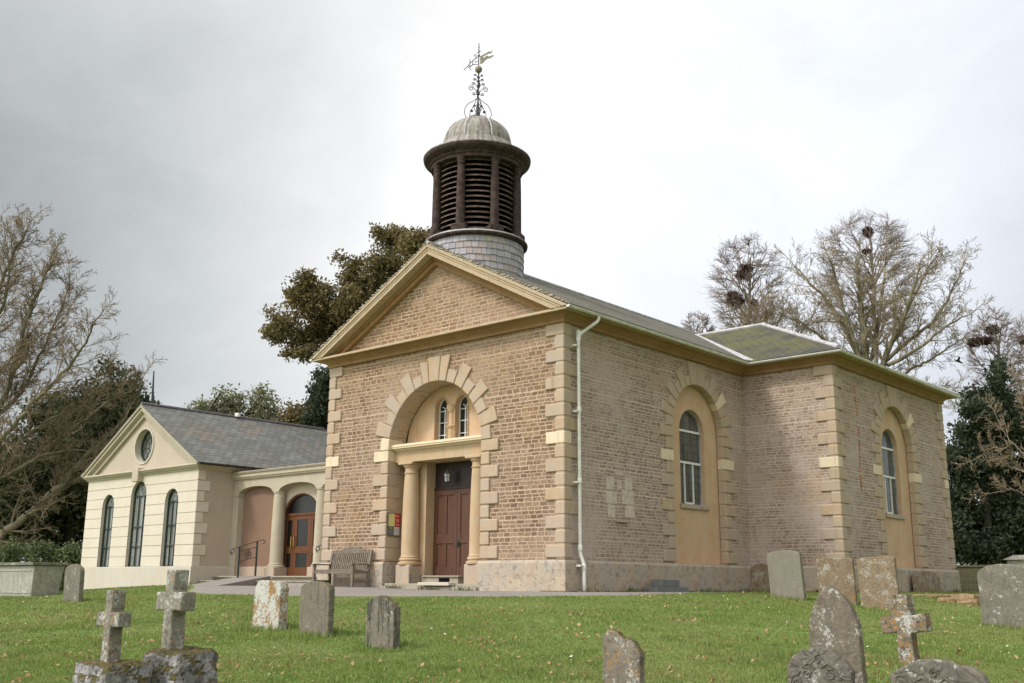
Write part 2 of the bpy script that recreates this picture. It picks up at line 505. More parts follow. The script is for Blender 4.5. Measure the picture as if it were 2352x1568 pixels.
M['timber'] = plain('weathered_brown_timber', (.060, .040, .034), .8, .2, 0, .4, 7, .3)
M['timberpale'] = plain('brown_louvre_timber', (.125, .088, .068), .8, .2, 0, .4, 9, .2)
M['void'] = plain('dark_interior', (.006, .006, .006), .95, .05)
M['bars'] = plain('white_glazing_bar', (.74, .74, .71), .45, .4, 0, .05)
M['green'] = plain('dark_green_window_paint', (.035, .055, .05), .45, .4, 0, .1)
M['brass'] = plain('polished_brass', (.48, .30, .10), .3, .6, .9, .1)
M['teak'] = plain('silvered_teak', (.185, .155, .12), .85, .2, 0, .25, 14, .3)
M['bark'] = plain('grey_brown_bark', (.24, .205, .155), .95, .1, 0, .3, 6, .5)
M['barkdark'] = plain('dark_evergreen_bark', (.055, .045, .035), .95, .1, 0, .3, 6, .4)
M['barkgreen'] = plain('greenish_bark', (.18, .16, .105), .95, .1, 0, .35, 2, .5)
M['twig'] = plain('tan_twigs', (.26, .205, .135), .9, .1, 0, .25, 1.5)
M['twigpink'] = plain('reddish_grey_twigs', (.275, .225, .20), .9, .1, 0, .2, 1.5)
M['twiggreen'] = plain('olive_twigs', (.27, .22, .14), .9, .1, 0, .3, 1.2)
M['nest'] = plain('dark_red_brown_sticks', (.085, .045, .038), .95, .1, 0, .4, 8)
M['soil'] = plain('bare_soil', (.14, .095, .055), .95, .1, 0, .35, 9, .4)


def drum_slates():
    g = G('hung_grey_slates')
    i = g.island(); ob = g.obj()
    c = g.mix(i, (.30, .29, .31), (.44, .42, .435))
    c = g.mix(g.m('GREATER_THAN', g.m('FRACT', g.m('MULTIPLY', i, 5.7)), .8), c, (.40, .335, .32))
    c = g.mix(g.ramp(g.noise(ob, 9, 4, .7), .5, .75, 0, .6), c, (.22, .21, .21))
    c = g.mix(g.m('MULTIPLY', g.m('GREATER_THAN', g.m('FRACT', g.m('MULTIPLY', i, 23.1)), .95), .6), c, (.36, .34, .18))
    g.set('Base Color', c); g.set('Roughness', .7)
    g.bump(g.noise(ob, 30, 3), .2, .01)
    return g.mat


def woodmat(name, a, b, sc=9):
    g = G(name)
    x, y, z = g.sep(g.obj())
    n = g.noise(g.comb(g.m('MULTIPLY', x, 6.0), g.m('MULTIPLY', y, 6.0), g.m('MULTIPLY', z, .6)), sc, 4, .6)
    c = g.mix(g.ramp(n, .3, .7), a, b)
    g.set('Base Color', c); g.set('Roughness', .45); g.set('Specular IOR Level', .3)
    g.bump(n, .15, .005)
    return g.mat


def glassmat(name, base, lead=(.03, .03, .03), pu=.16, pz=.2, rough=.12, var=.5):
    """leaded panes: dark room behind, glossy front"""
    g = G(name)
    u, z = g.wallvec()
    ob = g.obj()
    fu = g.m('ABSOLUTE', g.m('SUBTRACT', g.m('FRACT', g.m('DIVIDE', u, pu)), .5))
    fz = g.m('ABSOLUTE', g.m('SUBTRACT', g.m('FRACT', g.m('DIVIDE', z, pz)), .5))
    l = g.ramp(g.m('MAXIMUM', fu, fz), .455, .475)
    cell = g.comb(g.m('FLOOR', g.m('DIVIDE', u, pu)), g.m('FLOOR', g.m('DIVIDE', z, pz)), 0.0)
    wn = g.n('ShaderNodeTexWhiteNoise', {'Vector': cell}, noise_dimensions='3D').outputs['Value']
    vert = g.noise(g.comb(g.m('MULTIPLY', u, 7.0), 0.0, g.m('MULTIPLY', z, .4)), 1.0, 2)
    c = g.mix(g.ramp(vert, .38, .62), tuple(k * (1 - var) for k in base), tuple(k * (1 + var) for k in base))
    c = g.mix(g.m('MULTIPLY', wn, .35), c, tuple(k * 1.6 for k in base))
    c = g.mix(l, c, lead)
    g.set('Base Color', c); g.set('Roughness', rough); g.set('Specular IOR Level', .5)
    g.bump(g.m('ADD', g.m('MULTIPLY', g.noise(ob, 6, 2), .5), g.m('MULTIPLY', wn, .6)), .12, .01)
    return g.mat


def domemat():
    g = G('weathered_lead_dome')
    ob = g.obj(); x, y, z = g.sep(ob)
    an = g.m('ARCTAN2', g.m('ADD', y, 0.0), g.m('ADD', x, 0.0))
    st = g.noise(g.comb(g.m('MULTIPLY', an, 6.0), 0.0, g.m('MULTIPLY', z, .8)), 1.6, 4, .6)
    c = g.mix(g.ramp(st, .36, .62), (.31, .285, .24), (.13, .11, .085))
    c = g.mix(g.ramp(g.noise(ob, 5, 4, .7), .5, .7, 0, .6), c, (.44, .43, .41))
    g.set('Base Color', c); g.set('Roughness', .55); g.set('Specular IOR Level', .4)
    return g.mat


M['drumslate'] = drum_slates()
M['dome'] = domemat()
M['door'] = woodmat('dark_red_painted_door', (.082, .036, .020), (.104, .048, .027), 4)
M['transom'] = woodmat('dark_transom_board', (.028, .017, .014), (.04, .024, .02), 4)
M['oak'] = woodmat('varnished_hardwood', (.10, .036, .013), (.135, .052, .019), 5)
M['glass_side'] = glassmat('leaded_glass', (.075, .08, .072))
M['glass_door'] = glassmat('dark_leaded_glass', (.03, .036, .036), (.012, .012, .012), .085, .12, .1)
M['glass_hall'] = glassmat('hall_glass', (.17, .175, .155), (.17, .175, .155), .5, .5, .06, .6)
M['glass_dark'] = glassmat('dark_door_glass', (.010, .010, .010), (.010, .010, .010), .5, .5, .35, .4)


# ------------------------------------------------------------------ facade tools
def op(c, hw, zb, zs, rise=None, circle=False):
    return dict(c=c, hw=hw, zb=zb, zs=zs, rise=hw if rise is None else rise, circle=circle)


def op_top(o, u):
    t = max(0.0, 1 - ((u - o['c']) / o['hw']) ** 2)
    return o['zs'] + o['rise'] * math.sqrt(t)


def op_bot(o, u):
    if o['circle']:
        t = max(0.0, 1 - ((u - o['c']) / o['hw']) ** 2)
        return o['zs'] - o['rise'] * math.sqrt(t)
    return o['zb']


def op_outline(o, n=24, inset=0.0):
    hw = o['hw'] - inset; rise = max(.001, o['rise'] - inset)
    pts = []
    if o['circle']:
        for k in range(2 * n):
            a = PI - PI * k / n
            pts.append((o['c'] + hw * math.cos(a), o['zs'] + rise * math.sin(a)))
        return pts
    pts.append((o['c'] - hw, o['zb'] + inset))
    for k in range(n + 1):
        a = PI - PI * k / n
        pts.append((o['c'] + hw * math.cos(a), o['zs'] + rise * math.sin(a)))
    pts.append((o['c'] + hw, o['zb'] + inset))
    return pts


def facade(mb, P, u0, u1, zlo, zhi, ops, depth=0.0, d0=0.0, edge=0.0, mi=0, rmi=None, n=22):
    flo = zlo if callable(zlo) else (lambda u: zlo)
    fhi = zhi if callable(zhi) else (lambda u: zhi)
    us = {u0, u1}
    for o in ops:
        for k in range(n + 1):
            us.add(o['c'] + o['hw'] * math.cos(PI * k / n))
    if callable(zlo) or callable(zhi):
        for k in range(25): us.add(u0 + (u1 - u0) * k / 24)
    us = sorted(u for u in us if u0 - 1e-9 <= u <= u1 + 1e-9)
    for a, b in zip(us[:-1], us[1:]):
        if b - a < 1e-6: continue
        mid = (a + b) / 2
        cuts = []
        for o in ops:
            if abs(mid - o['c']) < o['hw']:
                cuts.append((op_bot(o, a), op_bot(o, b), op_top(o, a), op_top(o, b)))
        cuts.sort(key=lambda q: q[0])
        lo = (flo(a), flo(b)); segs = []
        for q in cuts:
            segs.append((lo[0], lo[1], q[0], q[1])); lo = (q[2], q[3])
        segs.append((lo[0], lo[1], fhi(a), fhi(b)))
        for s0, s1, t0, t1 in segs:
            s0 = max(s0, flo(a)); s1 = max(s1, flo(b)); t0 = min(t0, fhi(a)); t1 = min(t1, fhi(b))
            if t0 - s0 < 1e-5 and t1 - s1 < 1e-5: continue
            t0 = max(t0, s0); t1 = max(t1, s1)
            mb.face([P(a, s0, d0), P(b, s1, d0), P(b, t1, d0), P(a, t0, d0)], mi)
            if edge:
                mb.face([P(a, s0, d0), P(b, s1, d0), P(b, s1, d0 + edge), P(a, s0, d0 + edge)], mi)
                mb.face([P(a, t0, d0), P(b, t1, d0), P(b, t1, d0 + edge), P(a, t0, d0 + edge)], mi)
    if depth:
        for o in ops:
            pts = op_outline(o)
            for i in range(len(pts)):
                p, q = pts[i], pts[(i + 1) % len(pts)]
                if not o['circle'] and i == len(pts) - 1 and o['zb'] <= flo(o['c']) + 1e-6: continue
                mb.face([P(*p, d0), P(*q, d0), P(*q, d0 + depth), P(*p, d0 + depth)], mi if rmi is None else rmi)


def ring(mb, P, o, w, d0, d1, mi=0, bottom=True):
    a = op_outline(o); b = op_outline(o, inset=w)
    n = len(a)
    rng = range(n) if (bottom or o['circle']) else range(n - 1)
    for i in rng:
        j = (i + 1) % n
        mb.poly([P(*a[i], d0), P(*a[j], d0), P(*b[j], d0), P(*b[i], d0), P(*a[i], d1), P(*a[j], d1), P(*b[j], d1), P(*b[i], d1)],
                [(0, 1, 2, 3), (7, 6, 5, 4), (0, 4, 5, 1), (2, 6, 7, 3)], mi)


def surround(mb, P, c, hw, zs, ncourse, jl, js, dl, ds, rl, rs, rk, ks, pitch=.3118, proud=.0, depth=.22, left=True):
    """rusticated stone surround of a round-headed recess: alternating jamb blocks and voussoirs"""
    g = .040
    for sd in (-1, 1):
        for k in range(ncourse):
            z0 = k * pitch + g; z1 = (k + 1) * pitch
            if k == ncourse - 1: z1 = zs
            w, dp = (jl, dl) if k % 2 == 0 else (js, ds)
            jt = random.uniform(-.006, .006)
            a, b = sorted((c + sd * hw, c + sd * (hw + w + jt)))
            mb.hexa(P, (a, b, z0, z1, proud, dp))
        a, b = sorted((c + sd * (hw + .014), c + sd * (hw + js - .02)))
        mb.hexa(P, (a, b, 0.005, zs, .028, depth))
    bounds = [0, 11, 22, 33, 43.5, 54, 65, 75.7]
    gap = .019
    for sd in (-1, 1):
        for i in range(7):
            a0, a1 = R(bounds[i]) + gap / 2, R(bounds[i + 1]) - gap / 2
            r1 = (rl if i % 2 == 1 else rs); dp = (dl if i % 2 == 1 else ds)
            r1 += random.uniform(-.015, .015)
            pts = []
            for t in (0, .5, 1):
                a = a0 + (a1 - a0) * t
                pts.append((c + sd * hw * math.cos(a), zs + hw * math.sin(a)))
            am = (a0 + a1) / 2
            for t in (1, 0):
                a = a0 + (a1 - a0) * t
                rr = r1 / math.cos(a - am)
                pts.append((c + sd * rr * math.cos(a), zs + rr * math.sin(a)))
            mb.prism(P, pts, proud, dp)
    for a0, a1, r1 in ks:
        a0 = R(a0) + .005; a1 = R(a1) - .005
        pts = []
        for t in (0, .5, 1):
            a = a0 + (a1 - a0) * t
            pts.append((c - hw * math.cos(a), zs + hw * math.sin(a)))
        am = R(90)
        for t in (1, 0):
            a = a0 + (a1 - a0) * t
            rr = r1 / math.cos(a - am)
            pts.append((c - rr * math.cos(a), zs + rr * math.sin(a)))
        mb.prism(P, pts, proud - .008, dl)
    n = 28
    for i in range(n):
        a0, a1 = PI * i / n, PI * (i + 1) / n
        ri, ro = hw + .014, min(rs - .05, hw + .25)
        mb.prism(P, [(c - ri * math.cos(a0), zs + ri * math.sin(a0)), (c - ri * math.cos(a1), zs + ri * math.sin(a1)),
                     (c - ro * math.cos(a1), zs + ro * math.sin(a1)), (c - ro * math.cos(a0), zs + ro * math.sin(a0))], .028, depth, cap=True)


def quoins(mb, cx, cy, dx, dy, n=17, pitch=.3118, long=.55, short=.28, z0=0.0, g=.040, z_top=None, par=0):
    for k in range(n):
        lx, ly = (long, short) if (k + par) % 2 == 0 else (short, long)
        lx += random.uniform(-.012, .012); ly += random.uniform(-.012, .012)
        a, b = sorted((cx, cx + dx * lx)); c, d = sorted((cy, cy + dy * ly))
        zt = z0 + (k + 1) * pitch
        mb.box(a, b, c, d, z0 + k * pitch + g, zt)
    a, b = sorted((cx + dx * .016, cx + dx * .26)); c, d = sorted((cy + dy * .016, cy + dy * .26))
    mb.box(a, b, c, d, z0 + .004, z0 + n * pitch - .004)


random.seed(5)
# ------------------------------------------------------------------ CHURCH
W = 8.34; XC = -4.17; T = 2.684; YI = 8.22; YE = 16.5; H = 5.30
church = thing('church', 'golden ironstone church with a columned doorway, wide pediment and louvred round belfry', 'church', (XC, 0, -.7))
PF = lambda u, z, d: (u, d, z)                      # west front
PS = lambda u, z, d: (-d, u, z)                     # nave side
PT = lambda u, z, d: (T - d, u, z)                  # transept side
PN = lambda u, z, d: (u, YI + d, z)                 # transept front
br = .045
# brick skins
mb = MB()
facade(mb, PF, -W + br, -br, 0, H + .05, [op(XC, 1.72, 0, 2.78)], d0=br)
mb.build('stone_wall', M['rubble_front'], church, recalc=False)
mb = MB()
mb.face([(-8.6, .046, 5.45), (.26, .046, 5.45), (XC, .046, 7.80)])
o = mb.build('pediment_wall', M['rubble_front'], church, recalc=False)
mb = MB()
facade(mb, PS, br, YI + br, 0, H + .05, [op(5.725, 1.33, 0, 3.42)], d0=br)
mb.build('stone_wall', M['rubble_side'], church, recalc=False)
mb = MB(); facade(mb, PN, -br, T - br, 0, H + .05, [], d0=br)
mb.build('stone_wall', M['rubble_side'], church, recalc=False)
mb = MB(); facade(mb, PT, YI + br, YE - br, 0, H + .05, [op(12.36, 1.33, 0, 3.42)], d0=br)
mb.build('stone_wall', M['rubble_side'], church, recalc=False)
mb = MB()
mb.face([(T - br, YE - br, 0), (-W + br, YE - br, 0), (-W + br, YE - br, H + .05), (T - br, YE - br, H + .05)])
mb.build('stone_wall', M['rubble_side'], church, recalc=False)
mb = MB()
mb.face([(-W + br, YE - br, 0), (-W + br, br, 0), (-W + br, br, H + .05), (-W + br, YE - br, H + .05)])
mb.build('stone_wall', M['rubble_side'], church, recalc=False)
# plinth
mb = MB()
pp = [(-.10, -1.1), (.055, -1.1), (.055, -.07), (.025, -.005), (-.10, -.003)]
mb.sweep(pp, [(-W, YE), (-W, 0), (-5.80, 0)])
mb.sweep(pp, [(-2.54, 0), (0, 0), (0, YI), (T, YI), (T, YE), (-W, YE)])
mb.box(-5.9, -5.78, .06, .7, -1.1, -.004); mb.box(-2.56, -2.45, .06, .7, -1.1, -.004)
mb.build('plinth', M['plinth'], church)
# quoins
for cx, cy, dx, dy in ((0, 0, -1, 1), (-W, 0, 1, 1), (T, YI, -1, 1), (T, YE, -1, -1)):
    mb = MB(); quoins(mb, cx, cy, dx, dy)
    mb.build('corner_quoin', M['quoin'], church, bevel=.016)
# arch surrounds
mb = MB()
surround(mb, PF, XC, 1.633, 2.80, 9, .55, .28, .28, .50, 2.20, 1.94, 2.28, [(75.7, 83.5, 2.17), (83.5, 95.5, 2.27), (95.5, 104.3, 2.25)], depth=.62)
mb.build('arch_surround', M['quoin'], church, bevel=.014)
for P, c in ((PS, 5.725), (PT, 12.36)):
    mb = MB()
    surround(mb, P, c, 1.25, 3.42, 11, .54, .30, .215, .215, 1.80, 1.54, 1.86, [(75.7, 90, 1.85), (90, 104.3, 1.85)], depth=.222)
    mb.build('arch_surround', M['quoin'], church, bevel=.014)
    # recessed panel + window
    w = op(c, .61, 1.52, 3.42)
    mb = MB()
    facade(mb, P, c - 1.30, c + 1.30, -.10, 4.72, [w], depth=.17, d0=.23)
    mb.face([P(c - 1.3, -.001, .02), P(c + 1.3, -.001, .02), P(c + 1.3, -.001, .24), P(c - 1.3, -.001, .24)])
    mb.build('recess_panel', M['ochre'], church, recalc=False)
    mb = MB()
    ring(mb, P, w, .022, .34, .395)
    o = mb.build('window', M['bars'] if False else M['lead'], church)
    mb = MB(); mb.face([P(*p, .385) for p in op_outline(w)]); mb.build('pane', M['glass_side'], o, recalc=False)
    for a in [(c - .60, c + .60, zz - .028, zz + .028, .345, .384) for zz in (2.62, 3.46)]:
        mb = MB(); mb.hexa(P, a); mb.build('glazing_bar', M['bars'], o)
    mb = MB()
    for uu in (c - .205, c + .215): mb.hexa(P, (uu - .018, uu + .018, 1.56, 2.592, .35, .384))
    mb.hexa(P, (c - .20, c + .21, 1.545, 1.585, .352, .383))
    mb.build('casement', M['bars'], o)
    mb = MB(); mb.hexa(P, (c - .68, c + .69, 1.40, 1.518, .17, .39)); mb.build('sill', M['plinth'], o, bevel=.01)
# cornice
mb = MB()
pr = [(-.09, 5.502), (.28, 5.505), (.285, 5.492), (.345, 5.494), (.345, 5.53), (.33, 5.535), (.33, 5.555), (-.09, 5.60)]
mb.sweep(pr, [(-W, YE), (-W, 0), (0, 0), (0, YI), (T, YI), (T, YE), (-W, YE)])
mb.build('cornice', M['cornice'], church)
mb = MB()
mb.sweep([(-.09, 5.298), (.045, 5.300), (.045, 5.385), (.065, 5.39), (.08, 5.42), (.12, 5.435), (.135, 5.46), (.17, 5.475), (.275, 5.485), (.278, 5.501), (-.09, 5.5015)], [(-W, YE), (-W, 0), (0, 0), (0, YI), (T, YI), (T, YE), (-W, YE)])
mb.build('frieze', M['frieze'], church)
# pediment raking cornice
mb = MB()
sl = (7.97 - 5.57) / 4.57
for sd in (-1, 1):
    X = lambda t: XC + sd * t
    def band(zoff0, zoff1, y0, y1, e0, mi=0):
        # band between two vertical offsets below the top line, from the eave to the apex
        top = lambda t: 7.97 - sl * t
        ts = e0
        tb = (7.97 - zoff1 - 5.558) / sl
        ta = min(ts, (7.97 - zoff0 - 5.558) / sl)
        mb.prism(PF, [(X(0), top(0) - zoff0), (X(ta), top(ta) - zoff0), (X(tb), top(tb) - zoff1), (X(0), top(0) - zoff1)], y0, y1, mi)
    band(0.0, .085, -.375, .05, 4.57)
    band(.085, .10, -.32, .05, 4.57)
    band(.10, .15, -.355, .05, 4.57)
    band(.15, .165, -.33, .05, 4.57)
    band(.165, .215, -.345, .05, 4.57)
    band(.215, .27, -.365, .05, 4.5)
mb.build('raking_cornice', M['cornice'], church)
mb = MB()
for sd in (-1, 1):
    X = lambda t: XC + sd * t
    band(.27, .36, -.13, .05, 4.4)
    band(.36, .48, -.07, .05, 4.3)
mb.build('raking_frieze', M['frieze'], church)
# roofs
mb = MB()
zr, ze, xe = 8.00, 5.59, 4.64
for sd in (-1, 1):
    a = [(XC, -.37, zr), (XC + sd * xe, -.37, ze), (XC + sd * xe, 17.0, ze), (XC, 17.0, zr)]
    b = [(p[0], p[1], p[2] - .035) for p in a]
    mb.poly(a + b, [(0, 1, 2, 3), (7, 6, 5, 4), (0, 4, 5, 1), (1, 5, 6, 2)])
roof = mb.build('roof', M['roof_nave'], church)
mb = MB()
mb.tube([(XC, -.36, zr + .01), (XC, 17, zr + .01)], .055, 8)
mb.build('ridge', M['leadpale'], roof)
mb = MB()
# irregular mortar verge along the two rakes
for sd in (-1, 1):
    for k in range(46):
        t = 4.5 * (k + random.random() * .6) / 46
        x = XC + sd * t; z = zr - (zr - ze) / xe * t
        s = random.uniform(.03, .11)
        mb.box(x - s, x + s, -.375 - random.uniform(0, .012), -.33, z - .02, z + random.uniform(-.004, .016))
mb.build('verge_mortar', M['coping'], roof)
xe2, y0, y1 = T + .43, YI - .43, YE + .43
yr = 12.36; zr2 = 7.83; hx = xe2 - (yr - y0)
mb = MB()
mb.poly([(xe2, y0, ze), (xe2, y1, ze), (hx, yr, zr2), (XC, yr, zr2), (XC, y0, ze), (XC, y1, ze)],
        [(0, 1, 2), (0, 2, 3, 4), (1, 5, 3, 2)])
mb.poly([(xe2, y0, ze - .03), (xe2, y1, ze - .03), (XC, y0, ze - .03), (XC, y1, ze - .03), (xe2, y0, ze), (xe2, y1, ze), (XC, y0, ze)],
        [(0, 2, 6, 4), (0, 4, 5, 1)])
roof2 = mb.build('roof', M['roof_moss'], church, recalc=False)
mb = MB()
mb.tube([(hx, yr, zr2 + .02), (xe2 - .05, y0 + .05, ze + .05)], .065, 8)
mb.tube([(hx, yr, zr2 + .02), (xe2 - .05, y1 - .05, ze + .05)], .065, 8)
mb.tube([(hx + .1, yr, zr2 + .02), (XC, yr, zr2 + .02)], .065, 8)
mb.build('hip_capping', M['leadpale'], roof2)
mb = MB()
vx0, vy0 = .42, YI - .40
nv = Vector((1, 1, 0)).normalized()
for k in range(1):
    a = Vector((vx0, vy0, 5.63)); b = Vector((XC + .3, yr - .4, 7.80))
    q = Vector((.10, .10, 0))
    mb.poly([a - q, a + q, b + q, b - q, a - q + Vector((0, 0, .03)), a + q + Vector((0, 0, .03)), b + q + Vector((0, 0, .03)), b - q + Vector((0, 0, .03))],
            [(0, 1, 2, 3), (4, 5, 6, 7), (0, 1, 5, 4), (1, 2, 6, 5), (2, 3, 7, 6), (3, 0, 4, 7)])
mb.build('valley_flashing', M['leadpale'], roof2)


def gutter(path, mat, parent, r=.058, z=5.56, drop=0.0):
    mb = MB()
    prof = [(-r, z)] + [(-r * math.cos(PI * k / 8), z - r * math.sin(PI * k / 8)) for k in range(1, 8)] + [(r, z), (r - .008, z + .002)]
    prof += [((r - .008) * math.cos(PI * k / 8), z - (r - .008) * math.sin(PI * k / 8)) for k in range(1, 8)]
    mb.sweep(prof, path)
    return mb.build('gutter', mat, parent)


go = .415
gt = gutter([(go, -.36), (go, YI - go), (T + go, YI - go), (T + go, YE + go), (T - .6, YE + go)], M['gutter'], church)
mb = MB(); mb.prism(lambda u, z, d: (u, d, z), [(go + .055 * math.cos(a), 5.56 + .055 * math.sin(a)) for a in [PI + PI * k / 10 for k in range(11)]], -.372, -.36)
mb.build('end_cap', M['whitepaint'], gt)
gt2 = gutter([(-W - go, YE), (-W - go, -.36)], M['gutter'], church)
mb = MB(); mb.prism(lambda u, z, d: (u, d, z), [(-W - go + .055 * math.cos(a), 5.56 + .055 * math.sin(a)) for a in [PI + PI * k / 10 for k in range(11)]], -.372, -.36)
mb.build('end_cap', M['whitepaint'], gt2)
# downpipe
mb = MB()
px, py = .10, .42
mb.tube([(go, .78, 5.52), (go, .78, 5.44), (go - .03, .75, 5.38), (.16, .46, 5.10), (.11, .42, 5.02), (.10, .42, 4.90), (.10, .42, .23)], .039, 10)
mb.tube([(.10, .42, .26), (.10, .42, .16), (.115, .425, .09), (.165, .445, -.06), (.18, .45, -.14), (.18, .45, -.70)], .041, 10)
for z in (4.98, 3.32, 1.72, .26):
    mb.lathe((.10, .42), [(.045, z - .07), (.053, z - .06), (.053, z + .05), (.046, z + .06)], 12)
mb.lathe((.18, .45), [(.046, -.21), (.054, -.2), (.054, -.11), (.046, -.1)], 12)
mb.lathe((.10, .42), [(.044, 5.0), (.052, 5.01), (.052, 5.14), (.046, 5.16)], 12)
for x, z in ((.10, 4.80), (.10, 3.28), (.10, 1.68), (.17, -.13)):
    mb.box(x - .10, x + .02, .30, .345, z - .022, z + .022); mb.box(x - .07, x + .03, .345, .40, z - .012, z + .012)
mb.build('downpipe', M['whitepaint'], church, smooth=True)

# ---- doorway
yb = .63
tw = [op(-4.515, .215, 2.9, 3.86, .26), op(-3.79, .215, 2.9, 3.86, .26)]
mb = MB()
facade(mb, PF, XC - 1.66, XC + 1.66, 2.72, lambda u: 2.80 + math.sqrt(max(0, 1.65 ** 2 - (u - XC) ** 2)), tw, depth=.22, d0=yb)
tym = mb.build('tympanum', M['ochre'], church, recalc=False)
for w in tw:
    mb = MB(); ring(mb, PF, w, .018, yb + .13, yb + .17, bottom=False)
    c = w['c']
    for zz in (3.18, 3.50, 3.80): mb.hexa(PF, (c - .2, c + .2, zz - .008, zz + .008, yb + .135, yb + .16))
    mb.hexa(PF, (c - .011, c + .011, 2.93, 3.86, yb + .13, yb + .165))
    for sd in (-1, 1): mb.tube([PF(c, 3.84, yb + .145), PF(c + sd * .06, 3.91, yb + .145), PF(c + sd * .10, 3.90, yb + .145)], .010, 5)
    o = mb.build('window', M['bars'], church)
    mb = MB(); mb.face([PF(*p, yb + .185) for p in op_outline(w)]); mb.build('pane', M['glass_door'], o, recalc=False)
mb = MB()
xm = (tw[0]['c'] + tw[1]['c']) / 2
for zz in np.arange(2.98, 4.16, .055):
    for sd, cc in ((-1, tw[0]['c']), (1, tw[1]['c'])):
        for s2 in (-1, 1):
            if zz < 3.86: mb.box(cc + s2 * .235 - .018, cc + s2 * .235 + .018, yb - .03, yb + .01, zz, zz + .032)
for cc in (tw[0]['c'], tw[1]['c']):
    for k in range(12):
        a = PI * (k + .5) / 12
        x, z = cc + .24 * math.cos(a), 3.87 + .285 * math.sin(a)
        mb.box(x - .016, x + .016, yb - .03, yb + .01, z - .016, z + .016)
mb.build('dentil_trim', M['ochre'], tym)
mb = MB()
mb.lathe((xm, yb + .03), [(.10, 2.93), (.10, 3.30), (.135, 3.33), (.145, 3.37), (.10, 3.40), (.085, 3.46), (.08, 3.70), (.11, 3.74), (.15, 3.84), (.15, 3.90), (.12, 3.92)], 20)
mb.build('colonnette', M['doorstone'], church, smooth=True)
# entablature
mb = MB()
mb.box(-5.80, -2.54, .25, .95, 2.50, 2.812)
mb.sweep([(-.02, 2.795), (.03, 2.80), (.05, 2.835), (.15, 2.85), (.15, 2.885), (.165, 2.89), (.165, 2.915), (.145, 2.925), (.145, 2.955), (-.40, 2.985)], [(-5.798, .25), (-2.542, .25)])
mb.build('entablature', M['doorstone'], church)
# columns
for cx in (-5.36, -2.98):
    mb = MB()
    b = .45
    pr = [(.235, .02), (.262, .03), (.27, .055), (.262, .08), (.235, .09), (.232, .10), (.245, .115), (.225, .14), (.222, .16)]
    mb.lathe((cx, b), [(.29, -.075), (.30, -.04), (.295, -.01), (.25, 0.0)] + pr + [(.222, .4), (.22, .9), (.21, 1.5), (.193, 2.0), (.183, 2.16), (.18, 2.20), (.20, 2.21), (.205, 2.235), (.18, 2.245), (.178, 2.34), (.185, 2.345), (.225, 2.40), (.235, 2.43), (.235, 2.435)], 32)
    o = mb.build('column', M['doorstone'], church, smooth=True)
    mb = MB(); mb.box(cx - .25, cx + .25, .20, .70, -.62, -.078); mb.build('plinth_block', M['quoin'], o, bevel=.02)
    mb = MB(); mb.box(cx - .26, cx + .26, .19, .71, 2.436, 2.498); mb.build('capital', M['doorstone'], o, bevel=.008)
# wall behind the columns, reveals
mb = MB()
facade(mb, PF, -5.80, -2.54, -.7, 2.62, [op(XC, .83, -1, 2.50, .002)], depth=.32, d0=yb)
mb.build('door_reveal', M['doorstone'], church, recalc=False)
# door
mb = MB()
yd = .93
mb.hexa(PF, (-5.01, -3.33, 1.80, 2.52, yd + .02, yd + .06))
fr = mb.build('transom_panel', M['transom'], church)
mb = MB(); mb.hexa(PF, (-5.01, -3.33, 1.80, 1.88, yd - .01, yd + .019)); mb.build('transom_rail', M['transom'], fr, bevel=.01)
for x0, x1 in ((-4.995, -4.173), (-4.167, -3.345)):
    mb = MB()
    mb.hexa(PF, (x0, x1, -.335, 1.798, yd + .012, yd + .07))
    st = .115
    for a in ((x0, x0 + st, -.335, 1.798), (x1 - st, x1, -.335, 1.798), (x0 + st, x1 - st, 1.66, 1.798), (x0 + st, x1 - st, .45, .68), (x0 + st, x1 - st, -.335, -.12)):
        mb.hexa(PF, (a[0], a[1], a[2], a[3], yd - .012, yd + .012))
    xmid = (x0 + x1) / 2
    for a in ((xmid - .05, xmid + .05, .68, 1.66), (xmid - .05, xmid + .05, -.12, .45)):
        mb.hexa(PF, (a[0], a[1], a[2], a[3], yd - .011, yd + .012))
    o = mb.build('door_leaf', M['door'], church, bevel=.006)
    if x1 > -4:
        mb = MB()
        mb.hexa(PF, (-4.03, -4.00, .56, .66, yd - .02, yd - .0125)); mb.tube([PF(-4.105, .50, yd - .03), PF(-4.075, .44, yd - .045), PF(-4.105, .38, yd - .05), PF(-4.135, .44, yd - .045), PF(-4.105, .50, yd - .03)], .012, 6)
        mb.hexa(PF, (-4.14, -4.07, .36, .53, yd - .022, yd - .0125))
        mb.build('handle', M['iron'], o)
# steps
mb = MB()
mb.box(-5.85, -2.5, -.14, .66, -.90, -.60)
mb.box(-5.78, -2.56, .0, .64, -.605, -.53)
mb.build('doorstep_slab', M['step'], church, bevel=.01)
mb = MB()
mb.box(-4.62, -3.42, .22, .95, -.53, -.375); mb.box(-4.65, -3.36, .17, .96, -.375, -.342)
o = mb.build('doorstep', M['step'], church, bevel=.006)
mb = MB(); mb.box(-4.06, -3.70, .214, .2195, -.49, -.40); mb.build('vent_slot', M['void'], o)
mb = MB(); mb.box(-4.35, -3.30, -.22, .0, -.58, -.505); mb.build('doorstep', M['creamplinth'], church, bevel=.01)

